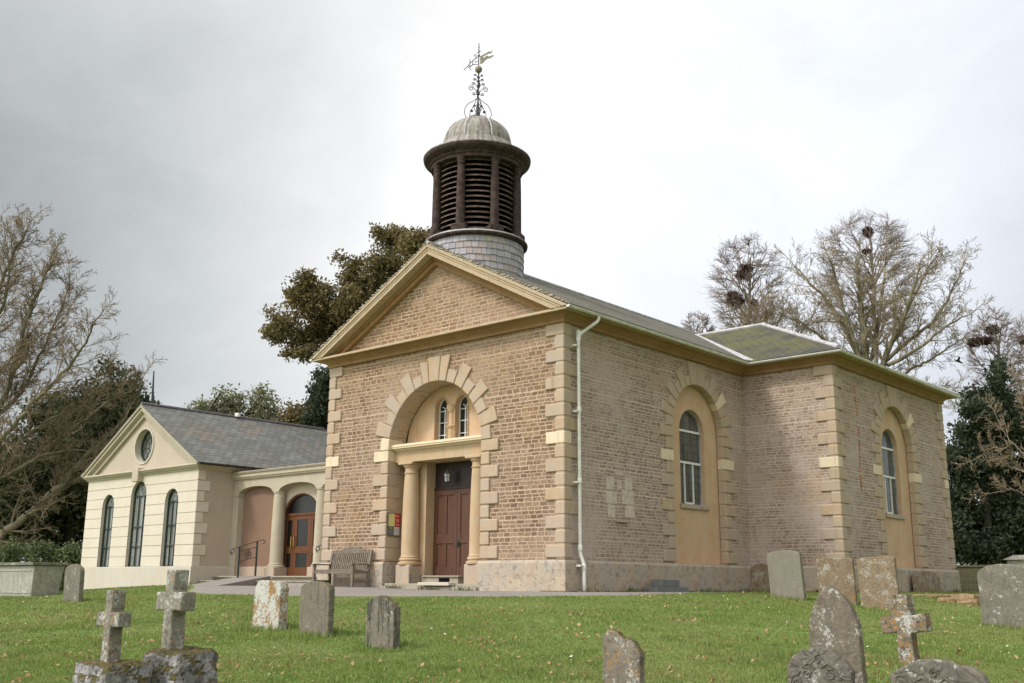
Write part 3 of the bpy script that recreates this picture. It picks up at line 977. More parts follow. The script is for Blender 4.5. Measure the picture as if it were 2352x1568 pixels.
# ---- blocked patch low on nave wall
mb = MB()
mb.hexa(PS, (1.95, 2.40, .885, .945, -.03, .05)); mb.build('ledge_stone', M['plinth'], church, bevel=.01)
mb = MB()
for u0, u1, z0, z1 in ((1.62, 1.92, 1.62, 1.93), (1.60, 2.02, 1.30, 1.60), (1.66, 1.95, .98, 1.28), (2.36, 2.66, 1.66, 1.95), (2.24, 2.70, 1.32, 1.64), (2.34, 2.74, 1.02, 1.30), (2.0, 2.3, 1.98, 2.06), (2.06, 2.22, 1.66, 1.86)):
    mb.hexa(PS, (u0, u1, z0, z1, .036, .05))
mb.build('patch_stones', blockwork('pale_patch_stone', (.60, .505, .405), (.55, .46, .365), (.50, .44, .37), .3, .31, .4, .008), church, bevel=.004)
mb = MB()
zz = 2.0
while zz < 4.92:
    u0 = 9.72 + .05 * math.sin(zz * 2.1) - (.03 if zz > 4.4 else 0)
    if not (3.75 < zz < 4.05) and random.random() > .08:
        mb.hexa(PT, (u0 - random.uniform(.035, .06), u0 + random.uniform(.03, .065), zz, zz + .05, .040, .05))
    zz += .075
mb.build('tile_repair', plain('rusty_tile', (.38, .135, .06), .9, .1, 0, .35, 9), church)

# ------------------------------------------------------------------ CUPOLA
CX, CY = XC, 1.454
cup = bpy.data.objects.new('cupola', None); COL.objects.link(cup); cup.parent = church; cup.location = (CX - XC, CY, 8.7)
# slate drum: individual hung slates
mb = MB()
mb.lathe((CX, CY), [(1.27, 6.4), (1.27, 8.3)], 48)
ROWH = .175
for r_ in range(11):
    z1 = 8.30 - r_ * ROWH; z0 = z1 - ROWH - .03
    n = 42
    off = random.random()
    a = off
    while a < off + 2 * PI - .06:
        w = random.uniform(.10, .19)
        a1 = min(a + w, off + 2 * PI)
        g_ = .004
        ro, ri = 1.305 + random.uniform(0, .008), 1.278
        k0, k1 = a + g_, a1 - g_
        zz0 = z0 + random.uniform(-.012, .012)
        vs = []
        for (rr, z) in ((ro, zz0), (ri + .004, z1 + .01)):
            for k in (k0, k1): vs.append((CX + rr * math.cos(k), CY + rr * math.sin(k), z))
        for k in (k0, k1): vs.append((CX + (ro - .016) * math.cos(k), CY + (ro - .016) * math.sin(k), zz0))
        mb.poly(vs, [(0, 1, 3, 2), (0, 1, 5, 4), (0, 4, 2), (1, 5, 3)])
        a = a1
mb.build('slate_drum', M['drumslate'], cup, recalc=False)
mb = MB()
mb.lathe((CX, CY), [(1.29, 8.26), (1.36, 8.27), (1.40, 8.31), (1.40, 8.345), (1.36, 8.375), (1.1, 8.42)], 64)
fl = mb.build('base_moulding', M['timber'], cup, smooth=True)
mb = MB(); mb.lathe((CX, CY), [(1.405, 8.347), (1.405, 8.362), (1.36, 8.40), (1.0, 8.44), (1.0, 8.43)], 64, cap=False)
mb.build('lead_capping', M['leadpale'], fl, smooth=True)
mb = MB()
RP = 1.17
for k in range(8):
    a = R(22.5 + 45 * k)
    c = (CX + RP * math.cos(a), CY + RP * math.sin(a))
    mb2 = MB()
    mb2.lathe(c, [(.118, 8.57), (.116, 9.0), (.108, 9.8), (.098, 10.22), (.095, 10.27), (.11, 10.28), (.112, 10.31), (.097, 10.32), (.096, 10.36), (.115, 10.40), (.125, 10.44), (.125, 10.50)], 16)
    o = mb2.build('cupola_column', M['timber'], cup, smooth=True)
    mb2 = MB()
    ca, sa = math.cos(a), math.sin(a)
    Pb = lambda u, z, d: (CX + (RP + d) * ca - u * sa, CY + (RP + d) * sa + u * ca, z)
    mb2.hexa(Pb, (-.20, .20, 8.40, 8.57, -.16, .165))
    mb2.build('column_base', M['timber'], o, bevel=.01)
# louvre bays
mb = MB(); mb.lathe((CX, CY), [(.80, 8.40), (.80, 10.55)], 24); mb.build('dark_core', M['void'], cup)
for k in range(8):
    mb = MB()
    a0, a1 = R(45 * k - 22.5), R(45 * k + 22.5)
    for j in range(14):
        z = 8.50 + j * .1475
        seg = 6
        vs = []
        for i in range(seg + 1):
            a = a0 + (a1 - a0) * i / seg
            for rr, zz in ((1.085, z), (1.085, z + .035), (.88, z + .14), (.88, z + .105)):
                vs.append((CX + rr * math.cos(a), CY + rr * math.sin(a), zz))
        fs = []
        for i in range(seg):
            b0, b1 = i * 4, (i + 1) * 4
            for q in range(4):
                fs.append((b0 + q, b0 + (q + 1) % 4, b1 + (q + 1) % 4, b1 + q))
        fs += [(0, 1, 2, 3), tuple(seg * 4 + q for q in (3, 2, 1, 0))]
        mb.poly(vs, fs)
    mb.build('louvre', M['timberpale'], cup)
mb = MB()
mb.lathe((CX, CY), [(.80, 10.47), (1.26, 10.47), (1.26, 10.56), (1.29, 10.57), (1.31, 10.63), (1.42, 10.68), (1.46, 10.72), (1.475, 10.76), (1.475, 10.80), (1.44, 10.82), (.9, 10.84)], 64)
mb.build('cupola_cornice', M['timber'], cup, smooth=True)
# dome
mb = MB()
prof = [(1.482, 10.80), (1.482, 10.83), (1.38, 10.87), (1.22, 10.95), (1.10, 11.05), (1.00, 11.20)]
mb.lathe((CX, CY), prof, 64, cap=False)
mb.lathe((CX, CY), [(.985, 11.14), (.985, 11.215), (.955, 11.235)], 64, cap=False)
dm = [(.955 * math.cos(t) , 11.22 + .86 * math.sin(t)) for t in [R(90) * k / 14 for k in range(14)]] + [(.02, 12.085)]
mb.lathe((CX, CY), dm, 64, cap=False)
dome = mb.build('dome', M['dome'], cup, smooth=True)
mb = MB()
for k in range(8):
    a = R(45 * k + 22.5 - 0)
    pts = [(CX + (r * 1.004) * math.cos(a), CY + (r * 1.004) * math.sin(a), z + .004) for r, z in dm[:-1]]
    mb.tube(pts, .022, 6)
mb.build('dome_rib', M['leadpale'], dome, smooth=True)
# weathervane (turns on the dome: part of the church)
vane = bpy.data.objects.new('weathervane', None); COL.objects.link(vane); vane.parent = church; vane.location = (CX - XC, CY, 12.75)
A = Vector((AX_R[0], AX_R[1], 0)).normalized()   # the vane happens to lie across the view in the photograph
mb = MB(); mb.tube([(CX, CY, 12.05), (CX, CY, 14.42)], [.026, .012], 8); mb.build('rod', M['iron'], vane)
mb = MB(); mb.lathe((CX, CY), [(.001, 13.49)] + [(.105 * math.sin(t), 13.60 - .105 * math.cos(t)) for t in [PI * k / 12 for k in range(1, 12)]] + [(.001, 13.71)], 20)
mb.lathe((CX, CY), [(.001, 13.99)] + [(.042 * math.sin(t), 14.03 - .042 * math.cos(t)) for t in [PI * k / 8 for k in range(1, 8)]] + [(.001, 14.075)], 14)
mb.build('ball', M['gilt'], vane, smooth=True)
Pv = lambda u, z, d: (CX + A.x * u - A.y * d, CY + A.y * u + A.x * d, z)
mb = MB()
fo = [(.04, 13.76), (.13, 13.81), (.20, 13.90), (.27, 13.945), (.33, 13.95), (.40, 14.01), (.43, 14.015), (.405, 14.05), (.37, 14.04), (.30, 14.0), (.24, 14.03), (.17, 13.98), (.105, 13.94), (.14, 14.005), (.22, 14.06), (.30, 14.10), (.36, 14.11), (.40, 14.23), (.36, 14.16), (.27, 14.155), (.20, 14.10), (.12, 14.06), (.04, 14.0)]
n = len(fo)
tri = bpy.data.meshes.new('x')
mb.prism(Pv, fo, -.008, .008)
mb.build('pennant', M['gilt'], vane)


def spiral(c, r0, r1, a0, turns, n=16):
    return [(c[0] + (r0 + (r1 - r0) * k / n) * math.cos(a0 + turns * 2 * PI * k / n), c[1] + (r0 + (r1 - r0) * k / n) * math.sin(a0 + turns * 2 * PI * k / n)) for k in range(n + 1)]


mb = MB()
arrow = [[(-.03, 13.98), (-.12, 13.92), (-.22, 13.82), (-.32, 13.68), (-.42, 13.58)], [(-.03, 13.76), (-.12, 13.76), (-.22, 13.72), (-.30, 13.66)],
         [(-.10, 13.92), (-.07, 14.0), (-.09, 14.06), (-.13, 14.05), (-.13, 14.0)], [(-.27, 13.72), (-.24, 13.84), (-.26, 13.89), (-.24, 13.90)],
         [(-.22, 13.72), (-.25, 13.64), (-.24, 13.59), (-.21, 13.61)], [(-.03, 13.86), (-.09, 13.82), (-.10, 13.87)], [(-.16, 13.87), (-.17, 13.75)]]
for pts in arrow: mb.tube([Pv(u, z, 0) for u, z in pts], .011, 5)
mb.build('arrow', M['iron'], vane)
for k in range(4):
    a = R(45 * 0 + 90 * k) + math.atan2(A.y, A.x) + R(12)
    Pk = lambda u, z, d=0: (CX + math.cos(a) * u, CY + math.sin(a) * u, z)
    mb = MB()
    cur = [
        [(.02, 12.72), (.14, 12.62), (.27, 12.54), (.36, 12.40), (.385, 12.25), (.34, 12.12), (.28, 12.06)],
        [(.02, 12.74), (.08, 12.58), (.15, 12.42), (.22, 12.28), (.24, 12.14), (.22, 12.06)],
        [(.02, 12.28), (.09, 12.36), (.12, 12.45)] + spiral((.09, 12.48), .035, .012, 0, 1.0, 8),
        spiral((.17, 12.32), .045, .012, R(40), -1.2, 9), spiral((.10, 12.18), .05, .012, R(200), 1.2, 9),
        [(.02, 12.86), (.08, 12.96), (.16, 13.06)] + spiral((.20, 13.0), .085, .02, R(120), -1.35, 14),
        [(.02, 12.88), (.07, 12.82)] + spiral((.12, 12.85), .05, .015, R(210), 1.3, 10),
        [(.02, 13.06), (.08, 13.14), (.12, 13.17)] + spiral((.145, 13.145), .05, .015, R(130), -1.2, 10),
        [(.02, 13.20), (.06, 13.28), (.10, 13.31)] + spiral((.11, 13.28), .04, .012, R(100), -1.2, 10),
        [(.02, 13.32), (.05, 13.40), (.09, 13.45)] + spiral((.10, 13.42), .03, .012, R(90), -1.1, 8)]
    for pts in cur: mb.tube([Pk(u, z) for u, z in pts], .0105, 5)
    for u, z in ((.17, 12.32), (.10, 12.18), (.09, 12.48)): mb.lathe(Pk(u, z)[:2], [(.001, z - .03), (.028, z - .012), (.03, z + .01), (.001, z + .035)], 8)
    mb.build('scroll', M['iron'], vane)
mb = MB()
for z, r in ((12.84, .045), (12.2, .045), (12.05, .07), (14.2, .018), (14.3, .018)): mb.lathe((CX, CY), [(.012, z - .03), (r, z - .012), (r, z + .012), (.012, z + .03)], 10)
mb.tube([Pv(-.045, 14.12, 0), Pv(0, 14.13, 0), Pv(.05, 14.18, 0)], .012, 5)
mb.build('collar', M['iron'], vane)
# ------------------------------------------------------------------ HALL
HX0, HX1, HY = -20.62, -13.80, -.50
HC = (HX0 + HX1) / 2
hall = thing('hall', 'low cream stone hall with slate roof, three arched windows and round gable window', 'hall', (HC, HY, -.8))
PH = lambda u, z, d: (u, HY + d, z)
PHS = lambda u, z, d: (HX1 - d, u, z)
wins = [op(-19.12, .385, -.075, 1.925), op(HC + .02, .475, -.075, 2.18), op(-15.185, .38, -.075, 1.925)]
mb = MB()
facade(mb, PH, HX0, HX1, -.075, 2.82, wins, depth=.13, d0=.022)
PIT = .3205
for k in range(8):
    facade(mb, PH, HX0 - .0, HX1 + .0, -.075 + k * PIT + .009, -.075 + (k + 1) * PIT - .009, wins, d0=0.0, edge=.022)
facade(mb, PH, HX0, HX1, -.075 + 8 * PIT + .012, 2.81, wins, d0=0.0, edge=.022)
# joints breaking the bands into blocks are left to the stone tint
mb.build('banded_wall', M['cream'], hall, recalc=False)
mb = MB()
zap = 5.06
circ = op(HC + .02, .555, 0, 3.80, circle=True)
facade(mb, PH, HX0 + .05, HX1 - .05, 2.95, lambda u: 2.95 + (zap - 2.95) * max(0, 1 - abs(u - HC) / ((HX1 - HX0) / 2)), [circ], depth=.30, d0=.05, rmi=1)
mb.build('gable_wall', [M['render'], M['creamplinth']], hall, recalc=False)
mb = MB()
mb.face([(HX1 - .012, HY, -.075), (HX1 - .012, 10.5, -.075), (HX1 - .012, 10.5, 2.95), (HX1 - .012, HY, 2.95)])
mb.face([(HX0, HY, -.075), (HX0, 10.5, -.075), (HX0, 10.5, 2.95), (HX0, HY, 2.95)])
mb.face([(HX0, 10.5, -.075), (HX1, 10.5, -.075), (HX1, 10.5, 2.95), (HX0, 10.5, 2.95)])
mb.build('rendered_wall', M['render'], hall, recalc=False)
mb = MB()
for k in range(9):
    L = .44 if k % 2 else .27
    z0 = -.075 + k * PIT + .010; z1 = -.075 + (k + 1) * PIT - .010
    if k == 8: z1 = 2.80
    mb.box(HX1 - .05, HX1 + .014, HY + .001, HY + L, z0, z1)
mb.build('corner_quoin', M['cream'], hall, bevel=.006)
mb = MB()
mb.sweep([(-.05, -1.4), (.035, -1.4), (.035, -.09), (.02, -.076), (-.05, -.074)], [(HX0, 10.5), (HX0, HY), (HX1, HY), (HX1, 10.5)])
mb.build('plinth', M['creamplinth'], hall)
# cornice across the front and along the side
mb = MB()
mb.sweep([(-.03, 2.80), (.03, 2.805), (.05, 2.85), (.12, 2.89), (.13, 2.93), (.17, 2.94), (.17, 2.975), (.13, 3.0), (-.03, 3.01)], [(HX0, 3), (HX0, HY), (HX1, HY), (HX1, 10.5)])
mb.box(HC - .17, HC + .20, HY - .20, HY + .05, 2.62, 3.05)
mb.build('cornice', M['porchstone'], hall, bevel=.004)
mb = MB()
sl2 = (5.12 - 2.99) / (3.41 + .22)
for sd in (-1, 1):
    X = lambda t: HC + sd * t
    def band2(o0, o1, y0, y1):
        top = lambda t: 5.12 - sl2 * t
        ta = (5.12 - o0 - 2.985) / sl2; tb = (5.12 - o1 - 2.985) / sl2
        mb.prism(PF, [(X(0), top(0) - o0), (X(ta), top(ta) - o0), (X(tb), top(tb) - o1), (X(0), top(0) - o1)], y0, y1)
    band2(0, .05, HY - .20, HY + .06); band2(.05, .17, HY - .15, HY + .06); band2(.17, .22, HY - .10, HY + .06); band2(.22, .36, HY - .045, HY + .06)
mb.build('raking_cornice', M['porchstone'], hall)
# roof, hipped at the far end
mb = MB()
zr, ze, xe, yr_, ye_ = 5.17, 3.02, 3.66, 6.9, 10.75
pts = [(HC, HY - .20, zr), (HC + xe, HY - .20, ze), (HC + xe, ye_, ze), (HC, yr_, zr), (HC - xe, ye_, ze), (HC - xe, HY - .20, ze)]
lo = [(p[0], p[1], p[2] - .04) for p in pts]
mb.poly(pts + lo, [(0, 1, 2, 3), (0, 3, 4, 5), (3, 2, 4), (0, 1, 7, 6), (0, 5, 11, 6), (1, 2, 8, 7), (5, 4, 10, 11)])
rf = mb.build('roof', M['roof_hall'], hall)
mb = MB(); mb.tube([(HC, HY - .18, zr + .0), (HC, yr_, zr + .0)], .07, 8); mb.tube([(HC, yr_, zr), (HC + xe, ye_, ze + .02)], .05, 6)
mb.build('ridge_tile', plain('dark_ridge_tiles', (.12, .11, .115), .7), rf)
mb = MB(); mb.lathe((HC + .05, 3.0), [(.10, 5.18), (.10, 5.27), (.08, 5.31), (.001, 5.33)], 16); mb.build('roof_vent', M['whitepaint'], rf, smooth=True)
mb = MB()
r = .055
mb.sweep([(-r, 2.99)] + [(-r * math.cos(PI * k / 6), 2.99 - r * math.sin(PI * k / 6)) for k in range(1, 6)] + [(r, 2.99)], [(HC + xe + .03, HY - .19), (HC + xe + .03, ye_)])
for y in (.3, 1.3, 2.3, 3.3, 4.3): mb.box(HC + xe + .02, HC + xe + .095, y - .02, y + .02, 2.925, 3.0)
mb.build('gutter', M['black'], hall)
# windows
for i, w in enumerate(wins):
    mb = MB()
    ring(mb, PH, w, .03, .10, .17)
    c, hw = w['c'], w['hw']
    for uu in (-.33, .33): mb.hexa(PH, (c + uu * hw - .010, c + uu * hw + .010, w['zb'], w['zs'], .115, .15))
    for zz in (w['zs'], 1.19, .565): mb.hexa(PH, (c - hw + .02, c + hw - .02, zz - .013, zz + .013, .112, .15))
    o = mb.build('window', M['green'], hall)
    mb = MB(); mb.face([PH(*p, .16) for p in op_outline(w)]); mb.build('pane', M['glass_hall'], o, recalc=False)
    mb = MB()
    for rr in (.55,):
        mb.tube([PH(c - rr * hw * math.cos(a), w['zs'] + rr * hw * math.sin(a), .13) for a in [PI * k / 12 for k in range(13)]], .011, 5)
    for a in (45, 90, 135):
        mb.tube([PH(c + .06 * math.cos(R(a)), w['zs'] + .06 * math.sin(R(a)), .13), PH(c + .55 * hw * math.cos(R(a)), w['zs'] + .55 * hw * math.sin(R(a)), .13)], .009, 5)
    for a in (60, 120):
        mb.tube([PH(c + .55 * hw * math.cos(R(a)), w['zs'] + .55 * hw * math.sin(R(a)), .13), PH(c + .96 * hw * math.cos(R(a)), w['zs'] + .96 * hw * math.sin(R(a)), .13)], .009, 5)
    mb.build('fanlight_bar', M['lead'], o)
mb = MB(); ring(mb, PH, circ, .028, .24, .32)
for a in range(8):
    t = R(45 * a + 10)
    mb.tube([PH(circ['c'] + .12 * math.cos(t), 3.8 + .12 * math.sin(t), .29), PH(circ['c'] + .53 * math.cos(t), 3.8 + .53 * math.sin(t), .29)], .010, 5)
for rr in (.14, .34): mb.tube([PH(circ['c'] + rr * math.cos(2 * PI * k / 20), 3.8 + rr * math.sin(2 * PI * k / 20), .29) for k in range(21)], .010, 5, cap=False)
o = mb.build('round_window', M['green'], hall)
mb = MB(); mb.face([PH(*p, .305) for p in op_outline(circ)]); mb.build('pane', M['glass_hall'], o, recalc=False)
mb = MB(); ring(mb, PH, op(circ['c'], .60, 0, 3.8, circle=True), .05, .015, .06); mb.build('window_surround', M['creamplinth'], o)
# things seen in the windows
def trinket(name, label, cat, x, y, z, mat, h, r):
    t_ = MB(); t_.lathe((x, y), [(r * .8, z), (r, z + h * .2), (r * .9, z + h * .8), (r * .4, z + h)], 12)
    o_ = t_.build(name, mat, None, loc=(x, y, z), smooth=True)
    return tag(o_, label, cat)

# ------------------------------------------------------------------ PORCH between hall and church
porch = thing('porch', 'flat roofed stone porch with round columns linking the hall to the church', 'porch', (-11.2, .8, -.34))
PY = .80
PP = lambda u, z, d: (u, PY + d, z)
arches = [op(-12.655, .865, 2.125, 2.125, .21), op(-10.60, .865, 2.125, 2.125, .21), op(-8.57, .86, 2.125, 2.125, .21)]
mb = MB()
facade(mb, PP, HX1, -8.30, 2.125, 2.56, arches, depth=.34, d0=0.0)
facade(mb, PP, HX1, -8.30, 2.125, 2.56, arches, d0=.34)
mb.build('arcade', M['porchstone'], porch, recalc=False)
mb = MB()
mb.sweep([(-.2, 2.55), (.02, 2.555), (.06, 2.575), (.07, 2.61), (.10, 2.63), (.10, 2.735), (.14, 2.745), (.14, 2.755), (-.2, 2.757)], [(HX1 + .002, PY), (-8.30, PY)])
cor = mb.build('cornice', M['porchstone'], porch)
mb = MB(); mb.box(HX1 + .002, -8.30, PY - .15, PY + 2.6, 2.758, 2.80); mb.build('coping', M['coping'], porch, bevel=.01)
for cx in (-11.63, -9.59):
    mb = MB()
    mb.lathe((cx, PY + .17), [(.25, -.10), (.262, -.07), (.25, -.04), (.215, -.03), (.225, 0.0), (.205, .02), (.203, .7), (.195, 1.3), (.18, 1.9), (.176, 2.06), (.195, 2.07), (.20, 2.10), (.20, 2.124)], 28)
    o = mb.build('column', M['porchstone'], porch, smooth=True)
    mb = MB(); mb.box(cx - .25, cx + .25, PY - .09, PY + .42, -.36, -.101); mb.build('plinth_block', M['quoin'], o, bevel=.012)
mb = MB(); mb.box(HX1 - .01, -13.52, PY + .0, PY + .34, -.10, 2.06); mb.box(HX1 - .01, -13.50, PY - .02, PY + .36, 2.06, 2.124); mb.box(HX1 - .01, -13.46, PY - .04, PY + .38, -.36, -.10)
mb.build('pilaster', M['porchstone'], porch, bevel=.006)
mb = MB(); mb.box(-13.79, -11.66, PY + .20, PY + .32, -.07, 2.50); mb.build('infill_panel', M['pink'], porch)
mb = MB(); mb.box(-13.79, -11.62, PY + .14, PY + .34, -.36, -.071); mb.build('panel_base', M['quoin'], porch, bevel=.008)
YD = 1.10
dop = op(-10.75, .84, -.36, 1.42, .62)
mb = MB()
PD = lambda u, z, d: (u, YD + d, z)
mb.face([(-11.60, PY + .33, -.36), (-11.60, YD + .02, -.36), (-11.60, YD + .02, 2.56), (-11.60, PY + .33, 2.56)])
facade(mb, PD, -11.60, -8.30, -.36, 2.56, [dop], depth=.12)
mb.build('rear_wall', M['render'], porch, recalc=False)
mb = MB(); mb.box(HX1, -8.3, PY + .3, PY + 2.6, 2.54, 2.70); mb.build('ceiling', M['timber'], porch)
mb = MB()
ring(mb, PD, dop, .045, .06, .16, bottom=False)
mb.hexa(PD, (-11.56, -9.94, 1.40, 1.47, .05, .16))
fr = mb.build('door_frame', M['oak'], porch, bevel=.004)
mb = MB(); mb.face([PD(*p, .13) for p in op_outline(dop)[1:-1]]); mb.build('fanlight', M['glass_dark'], fr, recalc=False)
for x0, x1 in ((-11.55, -11.145), (-11.138, -10.33), (-10.323, -9.93)):
    mb = MB()
    wd = x1 - x0; s = .085 if wd < .6 else .15
    rails = [(-.335, -.10), (.30, .50), (1.27, 1.40)]
    for a, b in rails: mb.hexa(PD, (x0, x1, a, b, .075, .12))
    for a, b in ((x0, x0 + s), (x1 - s, x1)):
        for q0, q1 in ((-.10, .30), (.50, 1.27)): mb.hexa(PD, (a, b, q0, q1, .075, .12))
    o = mb.build('door_leaf', M['oak'], porch, bevel=.005)
    mb = MB()
    for q0, q1 in ((-.10, .30), (.50, 1.27)): mb.hexa(PD, (x0 + s, x1 - s, q0, q1, .095, .105))
    mb.build('pane', M['glass_dark'], o)
    if x0 < -11:
        hx = -11.195 if x0 < -11.2 else -11.075
        mb = MB(); mb.tube([PD(hx, .48, .07), PD(hx, .50, .03), PD(hx, .64, .025), PD(hx, .78, .03), PD(hx, .80, .07)], .016, 8); mb.build('handle', M['brass'], o, smooth=True)
mb = MB()
mb.box(HX1, -8.36, .30, 1.5, -.80, -.352)
mb.box(HX1 + .05, -12.35, .22, .30, -.395, -.350); mb.box(-10.85, -8.36, .22, .30, -.395, -.350)
mb.build('porch_floor', M['step'], porch, bevel=.01)
mb = MB()
mb.box(HX1 + .04, -12.35, -.24, .295, -.85, -.52); mb.box(HX1 + .02, -12.33, -.27, .295, -.52, -.485)
mb.build('step', M['step'], porch, bevel=.01)
mb = MB()
mb.box(-10.83, -8.36, -.24, .295, -.85, -.52); mb.box(-10.85, -8.36, -.27, .295, -.52, -.485)
mb.build('step', M['step'], porch, bevel=.01)


# ------------------------------------------------------------------ handrails
def handrail(x, dy, dz, label):
    o = thing('handrail', label, 'handrail', (x, -.06 + dy, -.52 + dz), 'wrought iron handrails beside the porch steps')
    P = lambda y, z: (x, y + dy, z + dz)
    for y0, za, zb in ((-.08, -.60, .47), (.52, -.42, .65)):
        mb = MB(); mb.box(x - .02, x + .02, y0 + dy - .02, y0 + dy + .02, za + dz, zb + dz); mb.build('post', M['iron'], o)
    mb = MB()
    mb.tube([P(y, z) for y, z in [(-.36, .31), (-.30, .28), (-.25, .32), (-.27, .38), (-.32, .405), (-.37, .38), (-.385, .32), (-.36, .26), (-.31, .24)]], .012, 6)
    mb.tube([P(-.31, .405), P(-.2, .44), P(.62, .682), P(.72, .70), P(.79, .67), P(.80, .62), P(.76, .59), P(.72, .61)], .017, 6, flat=.6)
    mb.build('rail', M['iron'], o)
    mb = MB()
    for za, zb in ((.34, .485), (.04, .20)): mb.tube([P(-.08, za), P(.52, zb)], .010, 6)
    mb.build('crossbar', M['iron'], o)
    mb = MB()
    c = (.22, .27)
    for k in range(6):
        a = 2 * PI * k / 6
        mb.tube([P(c[0] + .10 * math.cos(a) + .045 * math.cos(t), c[1] + .10 * math.sin(a) * 1.05 + .045 * math.sin(t)) for t in [2 * PI * j / 8 for j in range(9)]], .009, 5, cap=False)
        mb.tube([P(*c), P(c[0] + .1 * math.cos(a), c[1] + .1 * math.sin(a))], .008, 5)
    mb.build('rosette', M['iron'], o)


handrail(-12.0, 0, 0, 'black iron handrail with rosette in front of the pinkish porch panel')
handrail(-8.62, .42, .03, 'black iron handrail whose scroll shows beside the church corner above the bench arm')

# ------------------------------------------------------------------ bench
BX0, BX1, BG = -7.76, -6.16, -.645
bench = thing('bench', 'silvered wooden slatted bench with arched back rail against the church wall', 'bench', ((BX0 + BX1) / 2, -.4, BG))
Lr = -.10  # rake of back
for x in (BX0, BX1 - .07):
    mb = MB(); mb.box(x, x + .07, -.72, -.65, BG, -.085); mb.build('front_leg', M['teak'], bench, bevel=.004)
    mb = MB()
    yb0, yb1 = -.17, -.06
    mb.poly([(x, -.20, BG), (x + .07, -.20, BG), (x + .07, -.13, BG), (x, -.13, BG), (x, -.21, -.22), (x + .07, -.21, -.22), (x + .07, -.14, -.22), (x, -.14, -.22), (x, -.11, .30), (x + .07, -.11, .30), (x + .07, -.05, .30), (x, -.05, .30)],
            [(3, 2, 1, 0), (0, 1, 5, 4), (1, 2, 6, 5), (2, 3, 7, 6), (3, 0, 4, 7), (4, 5, 9, 8), (5, 6, 10, 9), (6, 7, 11, 10), (7, 4, 8, 11), (8, 9, 10, 11)])
    mb.build('back_post', M['teak'], bench, bevel=.004)
    mb = MB(); mb.box(x - .015, x + .085, -.76, -.16, -.085, -.05); mb.build('armrest', M['teak'], bench, bevel=.008)
    mb = MB(); mb.box(x + .01, x + .06, -.65, -.19, BG + .12, BG + .18); mb.box(x + .01, x + .06, -.65, -.2, -.30, -.225); mb.build('side_rail', M['teak'], bench)
mb = MB()
for k in range(6):
    y = -.70 + k * .088
    mb.box(BX0 + (.0715 if k == 0 else .005), BX1 - (.0715 if k == 0 else .005), y, y + .074, -.228 - .006 * k, -.20 - .006 * k)
mb.build('seat', M['teak'], bench, bevel=.004)
mb = MB(); mb.box(BX0 + .07, BX1 - .07, -.705, -.665, -.30, -.23); mb.build('front_rail', M['teak'], bench)
mb = MB()
n = 19
for k in range(n):
    x = BX0 + .10 + (BX1 - BX0 - .2 - .035) * k / (n - 1)
    mb.poly([(x, -.195, -.20), (x + .038, -.195, -.20), (x + .038, -.175, -.20), (x, -.175, -.20), (x, -.11, .225), (x + .038, -.11, .225), (x + .038, -.09, .225), (x, -.09, .225)],
            [(3, 2, 1, 0), (0, 1, 5, 4), (1, 2, 6, 5), (2, 3, 7, 6), (3, 0, 4, 7), (4, 5, 6, 7)])
mb.build('back_slats', M['teak'], bench)
mb = MB()
top = []
for k in range(33):
    t = k / 32
    s = max(0, math.sin(PI * min(1, max(0, (t - .13) / .74)))) ** 1.1
    x = BX0 + .07 + (BX1 - BX0 - .14) * t
    edge = .03 * (1 if t < .05 or t > .95 else 0)
    top.append((x, .262 + .135 * s + edge))
mb.prism(PF, [(BX0 + .07, .205)] + top + [(BX1 - .07, .205)], -.12, -.075)
mb.build('top_rail', M['teak'], bench, bevel=.004)

# ------------------------------------------------------------------ wall lantern over the door
lan = thing('wall_lantern', 'black bracket lantern with pale panes hanging above the church door', 'lantern', (-4.36, .75, 2.16))
lx, ly = -4.36, .74
mb = MB()
mb.lathe((lx, ly), [(.001, 2.30), (.012, 2.29), (.018, 2.27), (.02, 2.265), (.09, 2.195), (.10, 2.18), (.098, 2.17)], 6, cap=False)
mb.build('lantern_cap', plain('verdigris_grey_metal', (.10, .105, .09), .6, .4), lan)
mb = MB()
for k in range(6):
    a = 2 * PI * k / 6
    mb.tube([(lx + .086 * math.cos(a), ly + .086 * math.sin(a), 2.17), (lx + .068 * math.cos(a), ly + .068 * math.sin(a), 1.975)], .007, 5)
mb.lathe((lx, ly), [(.072, 1.965), (.074, 1.98), (.04, 1.95), (.001, 1.94)], 6)
mb.lathe((lx, ly), [(.082, 2.09), (.082, 2.10), (.078, 2.10), (.078, 2.09)], 6)
mb.build('frame', M['iron'], lan)
mb = MB(); mb.lathe((lx, ly), [(.062, 1.98), (.080, 2.168)], 6, cap=False); mb.build('pane', plain('frosted_lantern_glass', (.55, .56, .52), .25, .5), lan)
mb = MB()
mb.tube([(lx, ly, 2.28), (lx + .01, ly, 2.34), (lx + .06, ly + .04, 2.345), (lx + .12, ly + .09, 2.29), (lx + .15, ly + .13, 2.20), (lx + .165, ly + .17, 2.10), (lx + .17, ly + .21, 2.06)], .013, 6)
mb.tube([(lx + .12, ly + .1, 2.03), (lx + .16, ly + .15, 2.0), (lx + .18, ly + .17, 2.05), (lx + .15, ly + .15, 2.08)], .011, 6)
mb.box(lx + .13, lx + .21, ly + .19, ly + .21, 1.98, 2.24)
mb.build('bracket', M['iron'], lan)

